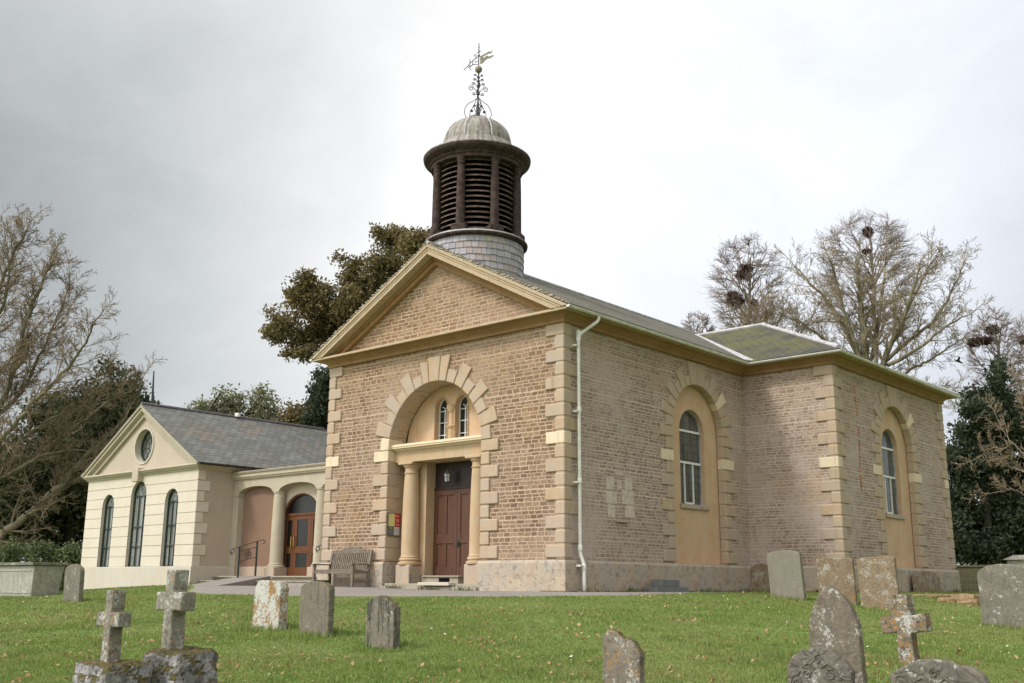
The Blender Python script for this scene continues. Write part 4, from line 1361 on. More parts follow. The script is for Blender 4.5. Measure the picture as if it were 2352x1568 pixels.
# ------------------------------------------------------------------ notice board on the left reveal
nb = thing('notice_board', 'small noticeboard with red and yellow posters inside the church door arch', 'noticeboard', (-5.79, .26, .65))
PNB = lambda u, z, d: (-5.797 + d, u, z)
mb = MB(); mb.hexa(PNB, (.035, .49, .645, 1.225, 0, .02)); mb.build('backboard', plain('grey_green_board', (.10, .105, .085), .7), nb)
paper = lambda n_, c: plain(n_, c, .7, .2, 0, .05)
mb = MB(); mb.hexa(PNB, (.075, .285, .885, 1.20, .0205, .024)); mb.build('poster', paper('yellow_poster_paper', (.62, .56, .24)), nb)
mb = MB(); mb.hexa(PNB, (.30, .475, .885, 1.205, .0205, .024)); red = mb.build('poster', paper('red_poster_paper', (.58, .055, .04)), nb)
mb = MB()
for z, a, b in ((1.135, .315, .42), (1.15, .315, .42), (1.055, .31, .43), (1.035, .33, .44), (1.0, .315, .43), (.93, .315, .44), (.915, .34, .45)):
    mb.hexa(PNB, (a, b, z, z + .010, .0242, .0252))
mb.build('print', paper('pale_pink_print', (.75, .50, .47)), red)
mb = MB(); mb.hexa(PNB, (.265, .455, .665, .872, .0205, .024)); wp = mb.build('poster', paper('white_notice_paper', (.60, .56, .54)), nb)
mb = MB()
for k in range(9): mb.hexa(PNB, (.28, .44 - .03 * (k % 3), .685 + k * .019, .691 + k * .019, .0242, .0252))
mb.build('print', paper('grey_print', (.35, .33, .33)), wp)
mb = MB(); mb.hexa(PNB, (.09, .245, .69, .80, .0205, .024)); mb.build('poster', paper('dark_grey_notice', (.14, .16, .16)), nb)
mb = MB(); mb.hexa(PNB, (.12, .22, .82, .86, .0205, .024)); mb.build('poster', paper('olive_notice', (.33, .29, .08)), nb)
# boot scraper by the step
bs = MB()
bs.tube([(-4.93, .10, -.54), (-4.93, .10, -.335), (-4.93, .10, -.30)], .010, 6); bs.tube([(-4.58, .10, -.54), (-4.58, .10, -.32)], .010, 6)
bs.tube([(-4.99, .10, -.34), (-4.9, .10, -.375), (-4.75, .10, -.39), (-4.62, .10, -.375), (-4.53, .10, -.34)], .010, 6)
tag(bs.build('boot_scraper', M['iron'], None, loc=(-4.75, .1, -.53)), 'dark iron boot scraper on the slab left of the church doorstep', 'boot scraper')

# ------------------------------------------------------------------ gravestones
def outline_round(w, h, sh, n=20, k=1.0):
    """arched top: sh = shoulder height fraction"""
    pts = [(-w / 2, 0), (-w / 2, h * sh)]
    for i in range(1, n):
        a = PI - PI * i / n
        pts.append((w / 2 * math.cos(a), h * sh + h * (1 - sh) * (math.sin(a) ** k)))
    return pts + [(w / 2, h * sh), (w / 2, 0)]


def headstone(name, label, x, y, w, h, th, pts, mat, tilt=(0, 0), group=None, sink=.25, bevel=.014, jit=.004):
    g0 = float(gz(x, y))
    rnd = random.Random(hash(label) % 1000)
    # densify the outline so that worn edges wander a little
    dn = []
    pts = [(px, -sink if pz <= 0 else pz) for px, pz in pts]
    for i in range(len(pts)):
        a, b = pts[i], pts[(i + 1) % len(pts)]
        L = math.hypot(b[0] - a[0], b[1] - a[1]); k = max(1, int(L / .05))
        for j in range(k):
            t = j / k
            dn.append((a[0] + (b[0] - a[0]) * t + rnd.uniform(-jit, jit), a[1] + (b[1] - a[1]) * t + rnd.uniform(-jit, jit)))
    mb = MB(); mb.prism(lambda u, z, d: (u, d, z), dn, 0, th)
    o = mb.build(name, mat, None, bevel=bevel, bseg=2)
    o.location = (x, y, g0); o.rotation_euler = (R(tilt[0]), R(tilt[1]), 0)
    return tag(o, label, 'gravestone', group)


GA = 'weathered gravestones on the churchyard lawn'
gs = {}
gs['grey'] = gravestone('plain_grey_stone', (.215, .195, .155), (.17, .155, .12), .25, -.2, .25, .35, .25)
gs['greygreen'] = gravestone('grey_green_slab_stone', (.255, .235, .185), (.225, .21, .16), 0, -.6, .10, .75, .12)
gs['whitelich'] = gravestone('white_lichen_stone', (.27, .21, .14), (.30, .17, .06), .92, .75, .30, .3, .1, .6, wcol=(.60, .62, .57))
gs['brown'] = gravestone('brown_grey_stone', (.215, .185, .135), (.165, .15, .115), .12, -.1, .25, .8, .4)
gs['dark'] = gravestone('dark_streaked_stone', (.225, .195, .145), (.15, .14, .11), .2, -.3, .35, .7, .95)
gs['lichen'] = gravestone('lichen_crusted_stone', (.27, .21, .14), (.22, .155, .095), .50, .50, .40, .2, .1, .9, wcol=(.46, .445, .39))
gs['lichen2'] = gravestone('orange_lichen_stone', (.27, .22, .15), (.22, .165, .105), .55, .62, .36, .3, .1, .9, wcol=(.46, .445, .39))
gs['gothic'] = gravestone('purplish_lichened_stone', (.20, .165, .118), (.165, .145, .115), .42, .25, .35, .4, .3, .7)
gs['carved'] = gravestone('carved_dark_stone', (.165, .15, .12), (.135, .122, .10), .36, -.3, .35, .3, .30, .45, carve=.8)
gs['broken'] = gravestone('mottled_broken_stone', (.24, .205, .155), (.19, .165, .125), .38, .50, .45, .9, .35, .8)
gs['cross'] = gravestone('lichened_cross_stone', (.31, .29, .235), (.25, .23, .18), .62, .50, .40, .5, .2, 1.0)
gs['cross2'] = gravestone('mossy_cross_stone', (.28, .26, .205), (.22, .20, .155), .58, .55, .55, .7, .2, 1.0)
gs['crossN'] = gravestone('white_patched_cross_stone', (.25, .215, .155), (.18, .15, .105), .62, .80, .80, .95, .2, .9, mossn=.9, wcol=(.60, .60, .56))
gs['rock'] = gravestone('mossy_limestone', (.29, .28, .27), (.21, .20, .195), .66, -.2, .85, .97, .1, 1.0, mossn=1.15, wcol=(.50, .48, .49))

headstone('gravestone', 'tall plain grey headstone standing beside the chest tomb in front of the hall corner', -8.21, -6.88, .71, .80, .11, [(-.355, 0), (-.355, .66), (-.30, .725), (-.15, .785), (0, .80), (.15, .785), (.30, .725), (.355, .66), (.355, 0)], gs['grey'], (2, 1), GA)
headstone('gravestone', 'thick headstone blotched with white lichen and orange streaks', 1.69, -8.92, .62, .68, .15, [(-.31, 0), (-.31, .55), (-.27, .64), (-.20, .675), (.12, .68), (.24, .66), (.30, .58), (.31, 0)], gs['whitelich'], (-1, 1), GA)
headstone('gravestone', 'brown grey round shouldered headstone, the middle one of the three short stones', 3.09, -9.17, .60, .70, .10, outline_round(.60, .70, .87, 16), gs['brown'], (1, 1), GA)
headstone('gravestone', 'small black streaked headstone with a chipped right shoulder', 4.78, -9.52, .49, .61, .11, [(-.245, 0), (-.245, .52), (-.16, .575), (-.02, .61), (.07, .595), (.14, .54), (.19, .525), (.245, .47), (.245, 0)], gs['dark'], (0, -1), GA)
headstone('gravestone', 'smooth grey green slab with a mossy flat top near the church wall', 3.53, 3.26, .78, 1.05, .13, [(-.39, 0), (-.39, .98), (-.2, 1.03), (0, 1.05), (.2, 1.03), (.39, .99), (.39, 0)], gs['greygreen'], (3, -2), GA)
headstone('gravestone', 'flat topped slab crusted with brown lichen behind the pointed gravestone', 4.66, 3.27, .80, .94, .10, [(-.40, 0), (-.40, .93), (-.1, .95), (.2, .935), (.40, .925), (.40, 0)], gs['lichen'], (2, -1), GA)
headstone('gravestone', 'lichen crusted slab with a bright orange edge along its top corner', 5.89, 2.47, .77, 1.03, .09, [(-.385, 0), (-.385, .99), (0, 1.03), (.385, 1.02), (.385, 0)], gs['lichen2'], (2, -1.5), GA)
headstone('gravestone', 'broad round topped grey headstone cut by the right edge of the view', 8.70, .87, .84, 1.04, .12, outline_round(.84, 1.04, .82, 20), gs['grey'], (2, 0), GA)
# gothic pointed
w, h, s = .47, .97, .56
pts = [(-w / 2, 0), (-w / 2, h * s)]
a_, tp_ = w / 2, h * (1 - s)
Rr_ = (tp_ ** 2 + a_ ** 2) / (2 * a_)
for k in range(1, 11):
    x_ = -a_ + a_ * (1 - math.cos(PI / 2 * k / 10)); pts.append((x_, h * s + math.sqrt(max(0, Rr_ ** 2 - (x_ - (Rr_ - a_)) ** 2))))
pts += [(-x, z) for x, z in pts[-2::-1]]
headstone('gravestone', 'tall pointed gothic gravestone with pale worn edges', 10.17, -9.0, w, h, .09, pts, gs['gothic'], (1, -1), GA)
headstone('gravestone', 'arched gravestone with carved scrollwork in front of the pointed gravestone', 10.96, -11.03, .47, .70, .075, [(-.235, 0), (-.235, .56), (-.20, .62), (-.11, .675), (0, .70), (.10, .68), (.19, .61), (.235, .55), (.235, 0)], gs['carved'], (-1, 0), GA)
headstone('gravestone', 'broad arched gravestone with carved shoulders, below the broken cross', 11.82, -11.24, .56, .73, .08, [(-.28, 0), (-.28, .60), (-.255, .635), (-.17, .68), (-.08, .72), (.0, .73), (.09, .715), (.18, .675), (.255, .62), (.28, .58), (.28, 0)], gs['carved'], (0, 0), GA)
headstone('gravestone', 'small round headed footstone half hidden behind the broad carved gravestone', 11.55, -9.95, .33, .53, .09, outline_round(.33, .53, .74, 16), gs['grey'], (0, 1), GA)
headstone('gravestone', 'lone broken topped gravestone with moss cap and lichen patches in the lawn centre', 9.11, -10.75, .385, .64, .075, [(-.19, 0), (-.19, .555), (-.175, .60), (-.13, .63), (-.09, .64), (-.04, .615), (.0, .59), (.03, .56), (.05, .572), (.08, .575), (.12, .55), (.16, .50), (.19, .465), (.19, 0)], gs['broken'], (0, 0), GA, jit=.006)
# stones leaning on the church wall
headstone('gravestone', 'stained round topped stone leaning in the angle of the church wall', .36, 7.98, .68, .77, .12, outline_round(.68, .77, .62, 18), gs['lichen'], (-6, 0), GA)
g0 = headstone('gravestone', 'low white blotched round topped stone leaning below the far church window', 2.93, 13.25, 1.9, .66, .12, outline_round(1.9, .66, .75, 18), gs['lichen'], (0, 0), GA)
g0.rotation_euler = (R(-5), 0, R(90)); g0.location = (2.98, 13.25, -.74)
# carved scrolls on the two dark stones
for gx, gy, ww, hh in ((10.96, -11.03, .47, .70), (11.82, -11.24, .56, .73)):
    z0 = float(gz(gx, gy))
    mb = MB()
    Pg = lambda u, z: (gx + u, gy - .002, z0 + z)
    for sd in (-1, 1):
        mb.tube([Pg(sd * u, z) for u, z in [(.02, hh * .80), (.07, hh * .84), (.12, hh * .80), (.15, hh * .73), (.20, hh * .70), (.215, hh * .6)]], .007, 5)
        mb.tube([Pg(sd * u, z) for u, z in spiral((.09, hh * .74), .04, .01, R(60), 1.4, 14)], .006, 5)
        mb.tube([Pg(sd * u, z) for u, z in spiral((.165, hh * .63), .035, .01, R(160), -1.3, 12)], .006, 5)
    mb.tube([Pg(u, z) for u, z in spiral((0, hh * .88), .035, .008, 0, 1.5, 14)], .006, 5)
    mb.tube([Pg(-ww * .43, hh * .52), Pg(-ww * .2, hh * .60), Pg(0, hh * .57), Pg(ww * .2, hh * .60), Pg(ww * .43, hh * .52)], .006, 5)
    st_ = [o for o in COL.objects if o.name.startswith('gravestone') and abs(o.location.x - gx) < .01 and abs(o.location.y - gy) < .01][0]
    mb.build('carving', gs['carved'], st_)


# crosses
def nr(x, y, k): return CAM[0] + (x - CAM[0]) * k, CAM[1] + (y - CAM[1]) * k
def nz(z, k): return CAM[2] + (z - CAM[2]) * k


def rock(name, label, c, size, mat, seed, cat='rock'):
    n = 18
    verts = []; faces = []; idx = {}
    def key(i, j, k):
        if (i, j, k) not in idx:
            p = Vector((i / n * 2 - 1, j / n * 2 - 1, k / n * 2 - 1))
            q = p.normalized()
            m_ = max(abs(p.x), abs(p.y), abs(p.z))
            s = p.lerp(q * 1.15, .32)
            off = Vector((seed, seed * 2, seed * .7))
            nn = mnoise.fractal(Vector((s.x * 1.6, s.y * 1.6, s.z * 1.6)) + off, .9, 2.1, 5)
            pit = mnoise.fractal(Vector((s.x * 5, s.y * 5, s.z * 5)) + off * 3, .8, 2.2, 3)
            s = s * (1 + .11 * nn + .035 * pit)
            idx[(i, j, k)] = len(verts); verts.append((s.x * size[0] / 2, s.y * size[1] / 2, s.z * size[2] / 2))
        return idx[(i, j, k)]
    for a in range(n):
        for b in range(n):
            for f in (0, n):
                for mk in (lambda u, v: (u, v, f), lambda u, v: (u, f, v), lambda u, v: (f, u, v)):
                    faces.append([key(*mk(a, b)), key(*mk(a + 1, b)), key(*mk(a + 1, b + 1)), key(*mk(a, b + 1))])
    mb = MB(); mb.v = verts; mb.f = [tuple(f) for f in faces]; mb.m = [0] * len(faces)
    return mb, c


def cross(name, label, x, y, ztop, zbase, sw, arm, az0, az1, mat, rot=0, tilt=(0, 0), rocksize=None, rseed=1.0, broken=False, rockoff=(0, 0)):
    g0 = float(gz(x, y))
    o = thing(name, label, 'stone cross', (x, y, g0), 'stone grave crosses')
    o.rotation_euler = (R(tilt[0]), R(tilt[1]), R(rot))
    h = sw / 2
    rel = lambda z: z - g0
    if broken:
        pts = [(-h, rel(zbase) - .1), (h, rel(zbase) - .1), (h * .86, rel(az0)), (arm, rel(az0) + .01), (arm * .97, rel(az1) + .02), (h * 1.05, rel(az1)), (h * .92, rel(ztop) - .005), (h * .2, rel(ztop) + .012), (-h * .9, rel(ztop)), (-h * .8, rel(az1) + .10), (-h * 1.2, rel(az1) + .04), (-h * 1.5, rel(az1) + .015), (-arm, rel(az1) - .015), (-arm * .88, rel(az0) - .005), (-h * .86, rel(az0))]
    else:
        k = .86
        pts = [(-h * 1.05, rel(zbase) - .06), (h * 1.05, rel(zbase) - .06), (h * k, rel(az0)), (arm, rel(az0)), (arm, rel(az1)), (h * k * .98, rel(az1)), (h * .95, rel(ztop)), (-h * .95, rel(ztop)), (-h * k * .98, rel(az1)), (-arm, rel(az1)), (-arm, rel(az0)), (-h * k, rel(az0))]
    dn = []
    rnd = random.Random(int(x * 100))
    for i in range(len(pts)):
        a, b = pts[i], pts[(i + 1) % len(pts)]
        L = math.hypot(b[0] - a[0], b[1] - a[1]); kk = max(1, int(L / .035))
        for j in range(kk):
            t = j / kk; q = .0035
            dn.append((a[0] + (b[0] - a[0]) * t + rnd.uniform(-q, q), a[1] + (b[1] - a[1]) * t + rnd.uniform(-q, q)))
    mb = MB()
    mb.prism(lambda u, z, d: (x + u, y + d, g0 + z), dn, -h * .95, h * .95)
    c = mb.build('cross_shaft', mat, o, bevel=.014, bseg=2)
    if rocksize:
        mb, _ = rock('rock_base', '', (0, 0, 0), rocksize, gs['rock'], rseed)
        zc = zbase - rocksize[2] / 2 + .03
        mb.v = [(v[0] + x + rockoff[0], v[1] + y + rockoff[1], v[2] + zc) for v in mb.v]
        mb.build('rock_base', gs['rock'], o, smooth=True)
    return o


cross('stone_cross', 'larger lichened stone cross on a big mossy rock', *nr(3.08, -11.19, .77), nz(-.392, .77), nz(-1.33, .77), .155, .212, nz(-.86, .77), nz(-.645, .77), gs['cross'], 0, (0, 0), (.60, .46, .62), 3.1, rockoff=(.05, .06))
cross('stone_cross', 'smaller dark stone cross on a low mossy rock in the left foreground', *nr(3.52, -12.18, .81), nz(-.618, .81), nz(-1.398, .81), .133, .19, nz(-1.003, .81), nz(-.85, .81), gs['cross2'], 0, (0, 0), (.58, .46, .50), 7.7, rockoff=(-.02, .05))
cross('stone_cross', 'broken topped leaning stone cross with a white patch on its shaft', 9.775, -6.30, -.62, -1.45, .185, .262, -1.02, -.835, gs['crossN'], 0, (0, -2.5), broken=True)
# a few mossy lumps on the rocks come with the material

# chest tomb
tomb = thing('chest_tomb', 'pale stone chest tomb with overhanging slab at the left edge of the lawn', 'tomb', (-13.0, -5.7, -.95))
tm = gravestone('pale_tomb_stone', (.40, .39, .335), (.33, .315, .26), .45, -.5, .25, .3, .25, .4, wcol=(.55, .55, .51))
mb = MB()
x0, x1, y0, y1 = -14.4, -11.75, -6.13, -5.35
zt, zb = -.165, -.98
vs = [(x0, y0, zt), (x1, y0, zt), (x1, y1, zt), (x0, y1, zt), (x0 + .1, y0 + .06, zb), (x1 - .14, y0 + .06, zb), (x1 - .14, y1 - .06, zb), (x0 + .1, y1 - .06, zb)]
mb.poly(vs, [(0, 1, 2, 3), (7, 6, 5, 4), (0, 4, 5, 1), (1, 5, 6, 2), (2, 6, 7, 3), (3, 7, 4, 0)])
mb.build('chest', tm, tomb, bevel=.012)
mb = MB()
q = lambda t: y0 + .06 * t - .012
for a, b in ((.12, .16), (.78, .82)):
    za, zb2 = zt + (zb - zt) * a, zt + (zb - zt) * b
    mb.box(x0 + .1, x1 - .13, q(a), q(a) + .05, zb2, za)
mb.build('moulding', tm, tomb)
mb = MB(); mb.box(x0 - .06, x1 + .06, y0 - .07, y1 + .07, -.155, -.085); mb.box(x0 - .02, x1 + .02, y0 - .03, y1 + .03, -.17, -.1555); mb.build('lid', gravestone('dark_lichened_lid', (.22, .21, .17), (.15, .14, .11), .35, -.3, .5, .4, .1), tomb, bevel=.01)
# pillar and tomb at the right
mb = MB()
pxc, pyc = 4.95, 15.0
mb.box(pxc - .30, pxc + .9, pyc, pyc + .8, -.9, .26)
pt = thing('chest_tomb', 'pale tomb with a wide flat cap, far back at the right edge', 'tomb', (pxc + .3, pyc + .4, -.85))
mb.build('chest', tm, pt, bevel=.01)
mb = MB(); mb.poly([(pxc - .40, pyc - .1, .26), (pxc + 1.0, pyc - .1, .26), (pxc + 1.0, pyc + .9, .26), (pxc - .4, pyc + .9, .26), (pxc - .15, pyc + .15, .40), (pxc + .75, pyc + .15, .40), (pxc + .75, pyc + .65, .40), (pxc - .15, pyc + .65, .40)],
                   [(3, 2, 1, 0), (4, 5, 6, 7), (0, 1, 5, 4), (1, 2, 6, 5), (2, 3, 7, 6), (3, 0, 4, 7)])
mb.build('cap', tm, pt)
# stepped grey block by the nave wall
mb = MB(); mb.box(.20, .62, 2.60, 3.98, -.95, -.575); mb.box(.24, .54, 2.95, 3.72, -.575, -.40)
tag(mb.build('stepped_block', gravestone('slate_grey_stone', (.20, .20, .195), (.17, .17, .165), 0, -.8, .15, .1, .1, .3), None, loc=(.4, 3.3, -.72), bevel=.012), 'low dark grey two step stone block against the church wall', 'stone block')
# loose rubble on the grass at right
for i, (rx, ry, sz, lab) in enumerate((((6.35, 5.95), 0, (.55, .45, .26), 'largest tan lump of loose stone on the grass beside the broad grey headstone'), ((6.05, 5.75), 0, (.34, .3, .14), 'middle sized loose stone lying left of the tan lump'), ((6.62, 5.5), 0, (.36, .3, .16), 'loose stone lying nearest to the broad grey headstone'), ((5.1, 7.6), 0, (.95, .6, .10), 'low spread heap of earth and stone on the grass below the far church corner'))):
    mb, _ = rock('loose_stone', '', (0, 0, 0), sz, None, 2.3 + i * 1.7)
    o = mb.build('loose_stone', gravestone('tan_rubble_%d' % i, (.38, .27, .16), (.30, .20, .10), .3, .2, .3, .3, 0, .8), None, smooth=True)
    o.location = (rx[0], rx[1], float(gz(*rx)) + sz[2] * .25)
    tag(o, lab, 'stone', 'loose stones on the grass')
# ------------------------------------------------------------------ GROUND
def grid_axis(a, b, fine, lo, hi):
    core = list(np.arange(a, b + 1e-6, fine))
    left = [a - 6, a - 16, a - 40, a - 100, lo]; right = [b + 6, b + 16, b + 40, b + 100, hi]
    return np.array(sorted(left) + core + right)


gx = grid_axis(-34, 22, .5, -900, 900); gy = grid_axis(-22, 30, .5, -900, 900)
XX, YY = np.meshgrid(gx, gy, indexing='ij')
ZZ = gz(XX, YY)
V = np.stack([XX, YY, ZZ], -1).reshape(-1, 3)
ni, nj = len(gx), len(gy)
I, J = np.meshgrid(np.arange(ni - 1), np.arange(nj - 1), indexing='ij')
F = np.stack([I * nj + J, (I + 1) * nj + J, (I + 1) * nj + J + 1, I * nj + J + 1], -1).reshape(-1, 4)
g = G('lawn_soil')
ob = g.obj()
c = g.mix(g.ramp(g.noise(ob, .5, 4, .6), .35, .65), (.125, .18, .042), (.16, .21, .056))
c = g.mix(g.ramp(g.noise(ob, 3.5, 5, .7), .5, .7, 0, .6), c, (.095, .145, .03))
c = g.mix(g.ramp(g.noise(ob, 60, 3, .7), .5, .7, 0, .5), c, (.15, .16, .06))
g.set('Base Color', c); g.set('Roughness', .95)
g.bump(g.noise(ob, 40, 4, .7), .8, .03)
tag(np_mesh('ground', V, F, 4, g.mat, smooth=True), kind='structure')

# path
front = [(-13.35, -.95), (-11.6, -1.75), (-9.6, -3.1), (-8.0, -4.25), (-6.6, -4.5), (-5, -4.28), (-2.15, -3.65), (-.5, -3.35), (1.0, -3.22), (1.75, -2.85), (2.2, -2.2), (2.35, -1.2), (2.15, .2), (1.5, 2.8), (1.1, 5.4), (.75, 7.4)]
back = [(-13.35, -.2), (-11.6, .3), (-9.6, .3), (-8.3, -.02), (-6.6, -.02), (-5, -.02), (-3.2, -.02), (-1.5, -.02), (-.8, -.1), (-.3, -.12), (.0, -.1), (.25, -.05), (.45, .4), (.50, 2.8), (.5, 5.4), (.5, 7.3)]
vs = []; NT = 16
for t_ in range(len(front) - 1):
    for s_ in range(4):
        k = s_ / 4
        a = np.array(front[t_]) * (1 - k) + np.array(front[t_ + 1]) * k
        b = np.array(back[t_]) * (1 - k) + np.array(back[t_ + 1]) * k
        wob = .05 * math.sin(t_ * 5.1 + s_ * 1.7) + .03 * math.sin(t_ * 2.3 + s_ * 4.1)
        for j in range(NT + 1):
            u = j / NT
            p = a * (1 - u) + b * u
            if j == 0: p = p + (p - b) / np.linalg.norm(p - b) * wob
            vs.append((p[0], p[1], float(gz(*p)) + (.014 if j else -.01)))
nn = (len(front) - 1) * 4
fs = [(i * (NT + 1) + j, (i + 1) * (NT + 1) + j, (i + 1) * (NT + 1) + j + 1, i * (NT + 1) + j + 1) for i in range(nn - 1) for j in range(NT)]
g = G('worn_tarmac')
ob = g.obj()
c = g.mix(g.ramp(g.noise(ob, 1.2, 4, .6), .3, .7), (.225, .202, .178), (.19, .172, .152))
c = g.mix(g.ramp(g.noise(ob, 70, 3, .7), .45, .7, 0, .6), c, (.31, .275, .24))
c = g.mix(g.ramp(g.noise(ob, 5, 5, .7), .58, .72, 0, .35), c, (.16, .15, .08))
g.set('Base Color', c); g.set('Roughness', .9); g.bump(g.noise(ob, 90, 3), .4, .006)
M['path'] = g.mat
tag(np_mesh('path', np.array(vs), np.array(fs), 4, M['path'], smooth=True), kind='structure')
mb = MB()
zr0 = float(gz(-11.5, -1.5))
mb.poly([(-12.325, -1.7, zr0 - .02), (-10.86, -1.7, zr0 - .02), (-10.86, .225, -.356), (-12.325, .225, -.356), (-12.325, -1.7, -1.2), (-10.86, -1.7, -1.2), (-10.86, .225, -1.2), (-12.325, .225, -1.2)],
        [(0, 1, 2, 3), (0, 4, 5, 1), (1, 5, 6, 2), (3, 7, 4, 0)])
tag(mb.build('path', M['path']), kind='structure')
# soil strips at the foot of walls
vs = []; fs = []
for (a, b, wd) in (((-.6, -.06), (.06, -.06), -.05), ((.06, .0), (.06, YI - .05), .40), ((.1, YI - .06), (T + .05, YI - .06), -.30), ((T + .06, YI - .2), (T + .06, YE), .25), ((-13.75, HY - .04), (-13.1, HY + .2), -.5)):
    n0 = len(vs)
    d = np.array(b) - np.array(a); L = np.linalg.norm(d); d = d / L; nrm_ = np.array([d[1], -d[0]])
    if wd < 0: nrm_ = nrm_ if nrm_[1] < 0 else -nrm_
    else: nrm_ = nrm_ if nrm_[0] > 0 else -nrm_
    k = max(2, int(L / .2))
    for i in range(k + 1):
        p = np.array(a) + d * L * i / k
        w_ = abs(wd) * (1 + .3 * math.sin(i * 1.9) + .2 * math.sin(i * 4.3))
        for t_, dz in ((0, .03), (.6, .035), (1, -.01)):
            q_ = p + nrm_ * w_ * t_; vs.append((q_[0], q_[1], float(gz(*q_)) + dz))
    for i in range(k):
        for j in range(2): fs.append((n0 + i * 3 + j, n0 + (i + 1) * 3 + j, n0 + (i + 1) * 3 + j + 1, n0 + i * 3 + j + 1))
tag(np_mesh('soil_strip', np.array(vs), np.array(fs), 4, M['soil']), kind='structure')

# ------------------------------------------------------------------ GRASS, daisies, fallen leaves
rng = np.random.default_rng(11)
pathpoly = np.array(front + back[::-1])


def inside(px, py, poly):
    r = np.zeros(px.shape, bool); n = len(poly)
    for i in range(n):
        x0, y0 = poly[i]; x1, y1 = poly[(i + 1) % n]
        c_ = ((y0 > py) != (y1 > py)) & (px < (x1 - x0) * (py - y0) / (y1 - y0 + 1e-12) + x0)
        r ^= c_
    return r


def on_lawn(x, y):
    ok = ~inside(x, y, pathpoly)
    ok &= ~((x > HX0 - .02) & (x < HX1 + .03) & (y > HY - .04))
    ok &= ~((x < .1) & (y > -.1) & (x > HX1))
    ok &= ~((x < T + .06) & (y > YI - .1) & (x > -10))
    ok &= ~((x < .3) & (y > 0) & (x > -10))
    ok &= ~((x > -14.3) & (x < -10.93) & (y > -6.13) & (y < -5.1))
    return ok


f2 = np.array([AX_F[0], AX_F[1]]); f2 /= np.linalg.norm(f2)
r2 = np.array([f2[1], -f2[0]])


def scatter(n, d0, d1, power=1.0, lat=.58, extra=3.0):
    d = d0 * (d1 / d0) ** (rng.random(n) ** power)
    l = (rng.random(n) * 2 - 1) * (d * lat + extra)
    x = CAM[0] + f2[0] * d + r2[0] * l; y = CAM[1] + f2[1] * d + r2[1] * l
    k = on_lawn(x, y)
    return x[k], y[k], d[k]


gx_, gy_, gd_ = scatter(760000, 6.0, 46, 1.15)
n = len(gx_)
hh = (.018 + .024 * rng.random(n)) * (1 + .4 * np.sin(gx_ * 1.3 + np.sin(gy_ * .9) * 2) * np.sin(gy_ * 1.1))
# longer tufts around stones
for o in list(COL.objects):
    if o.name.startswith(('gravestone', 'stone_cross')) and o.parent is None:
        dd = np.hypot(gx_ - o.location.x, gy_ - o.location.y)
        hh = np.where(dd < .45, hh * (1.4 + 1.6 * rng.random(n)), hh)
wd = .0035 + .00042 * gd_
az = rng.random(n) * 2 * PI
ln = rng.random(n) * .55
bz = gz(gx_, gy_) - .004
ca, sa = np.cos(az), np.sin(az)
az2 = rng.random(n) * 2 * PI
v0 = np.stack([gx_ - sa * wd, gy_ + ca * wd, bz], -1)
v1 = np.stack([gx_ + sa * wd, gy_ - ca * wd, bz], -1)
v2 = np.stack([gx_ + np.cos(az2) * hh * ln, gy_ + np.sin(az2) * hh * ln, bz + hh], -1)
V = np.stack([v0, v1, v2], 1).reshape(-1, 3)
F = np.arange(3 * n).reshape(-1, 3)
g = G('mown_grass')
i_ = g.island(); ob = g.obj()
c = g.mix(i_, (.175, .245, .056), (.235, .305, .082))
c = g.mix(g.ramp(g.noise(ob, .55, 4, .6), .38, .66, 0, .8), c, (.27, .275, .10))
c = g.mix(g.ramp(g.noise(g.vm('ADD', ob, (4., 7., 0)), 1.9, 4, .65), .48, .64, 0, .65), c, (.115, .19, .038))
c = g.mix(g.m('MULTIPLY', g.m('GREATER_THAN', g.m('FRACT', g.m('MULTIPLY', i_, 17.3)), .93), .7), c, (.30, .28, .14))
g.set('Base Color', c); g.set('Roughness', .75); g.set('Specular IOR Level', .2)
tr = g.n('ShaderNodeBsdfTranslucent', {'Color': c}); ms = g.n('ShaderNodeMixShader', {0: .3})
g.nt.links.new(g.b.outputs[0], ms.inputs[1]); g.nt.links.new(tr.outputs[0], ms.inputs[2]); g.nt.links.new(ms.outputs[0], g.out.inputs[0])
tag(np_mesh('grass', V, F, 3, g.mat), 'short green lawn grass covering the churchyard', 'grass', kind='stuff')

x, y, d = scatter(1500, 7.0, 34, 1.0)
k = (np.sin(x * .9 + 1.3 * np.sin(y * .7)) * np.sin(y * 1.1) + rng.normal(0, .5, len(x))) > .1
x, y, d = x[k], y[k], d[k]; n = len(x)
rr = .006 + .00038 * d + .004 * rng.random(n) ** 2; z = gz(x, y) + .035 + .03 * rng.random(n)
tx, ty = rng.normal(0, .35, n), rng.normal(0, .35, n)
ring_ = []
for kk in range(6):
    a = 2 * PI * kk / 6
    ring_.append(np.stack([x + rr * math.cos(a), y + rr * math.sin(a), z + rr * (tx * math.cos(a) + ty * math.sin(a))], -1))
V = np.stack(ring_, 1).reshape(-1, 3)
g = G('daisy_petals')
c = g.mix(g.m('GREATER_THAN', g.m('FRACT', g.m('MULTIPLY', g.island(), 9.1)), .86), (.55, .56, .50), (.50, .42, .06))
g.set('Base Color', c)
tag(np_mesh('daisies', V, np.arange(6 * n).reshape(-1, 6), 6, g.mat), 'tiny white daisies and a few yellow flowers dotted over the lawn', 'flowers', kind='stuff')

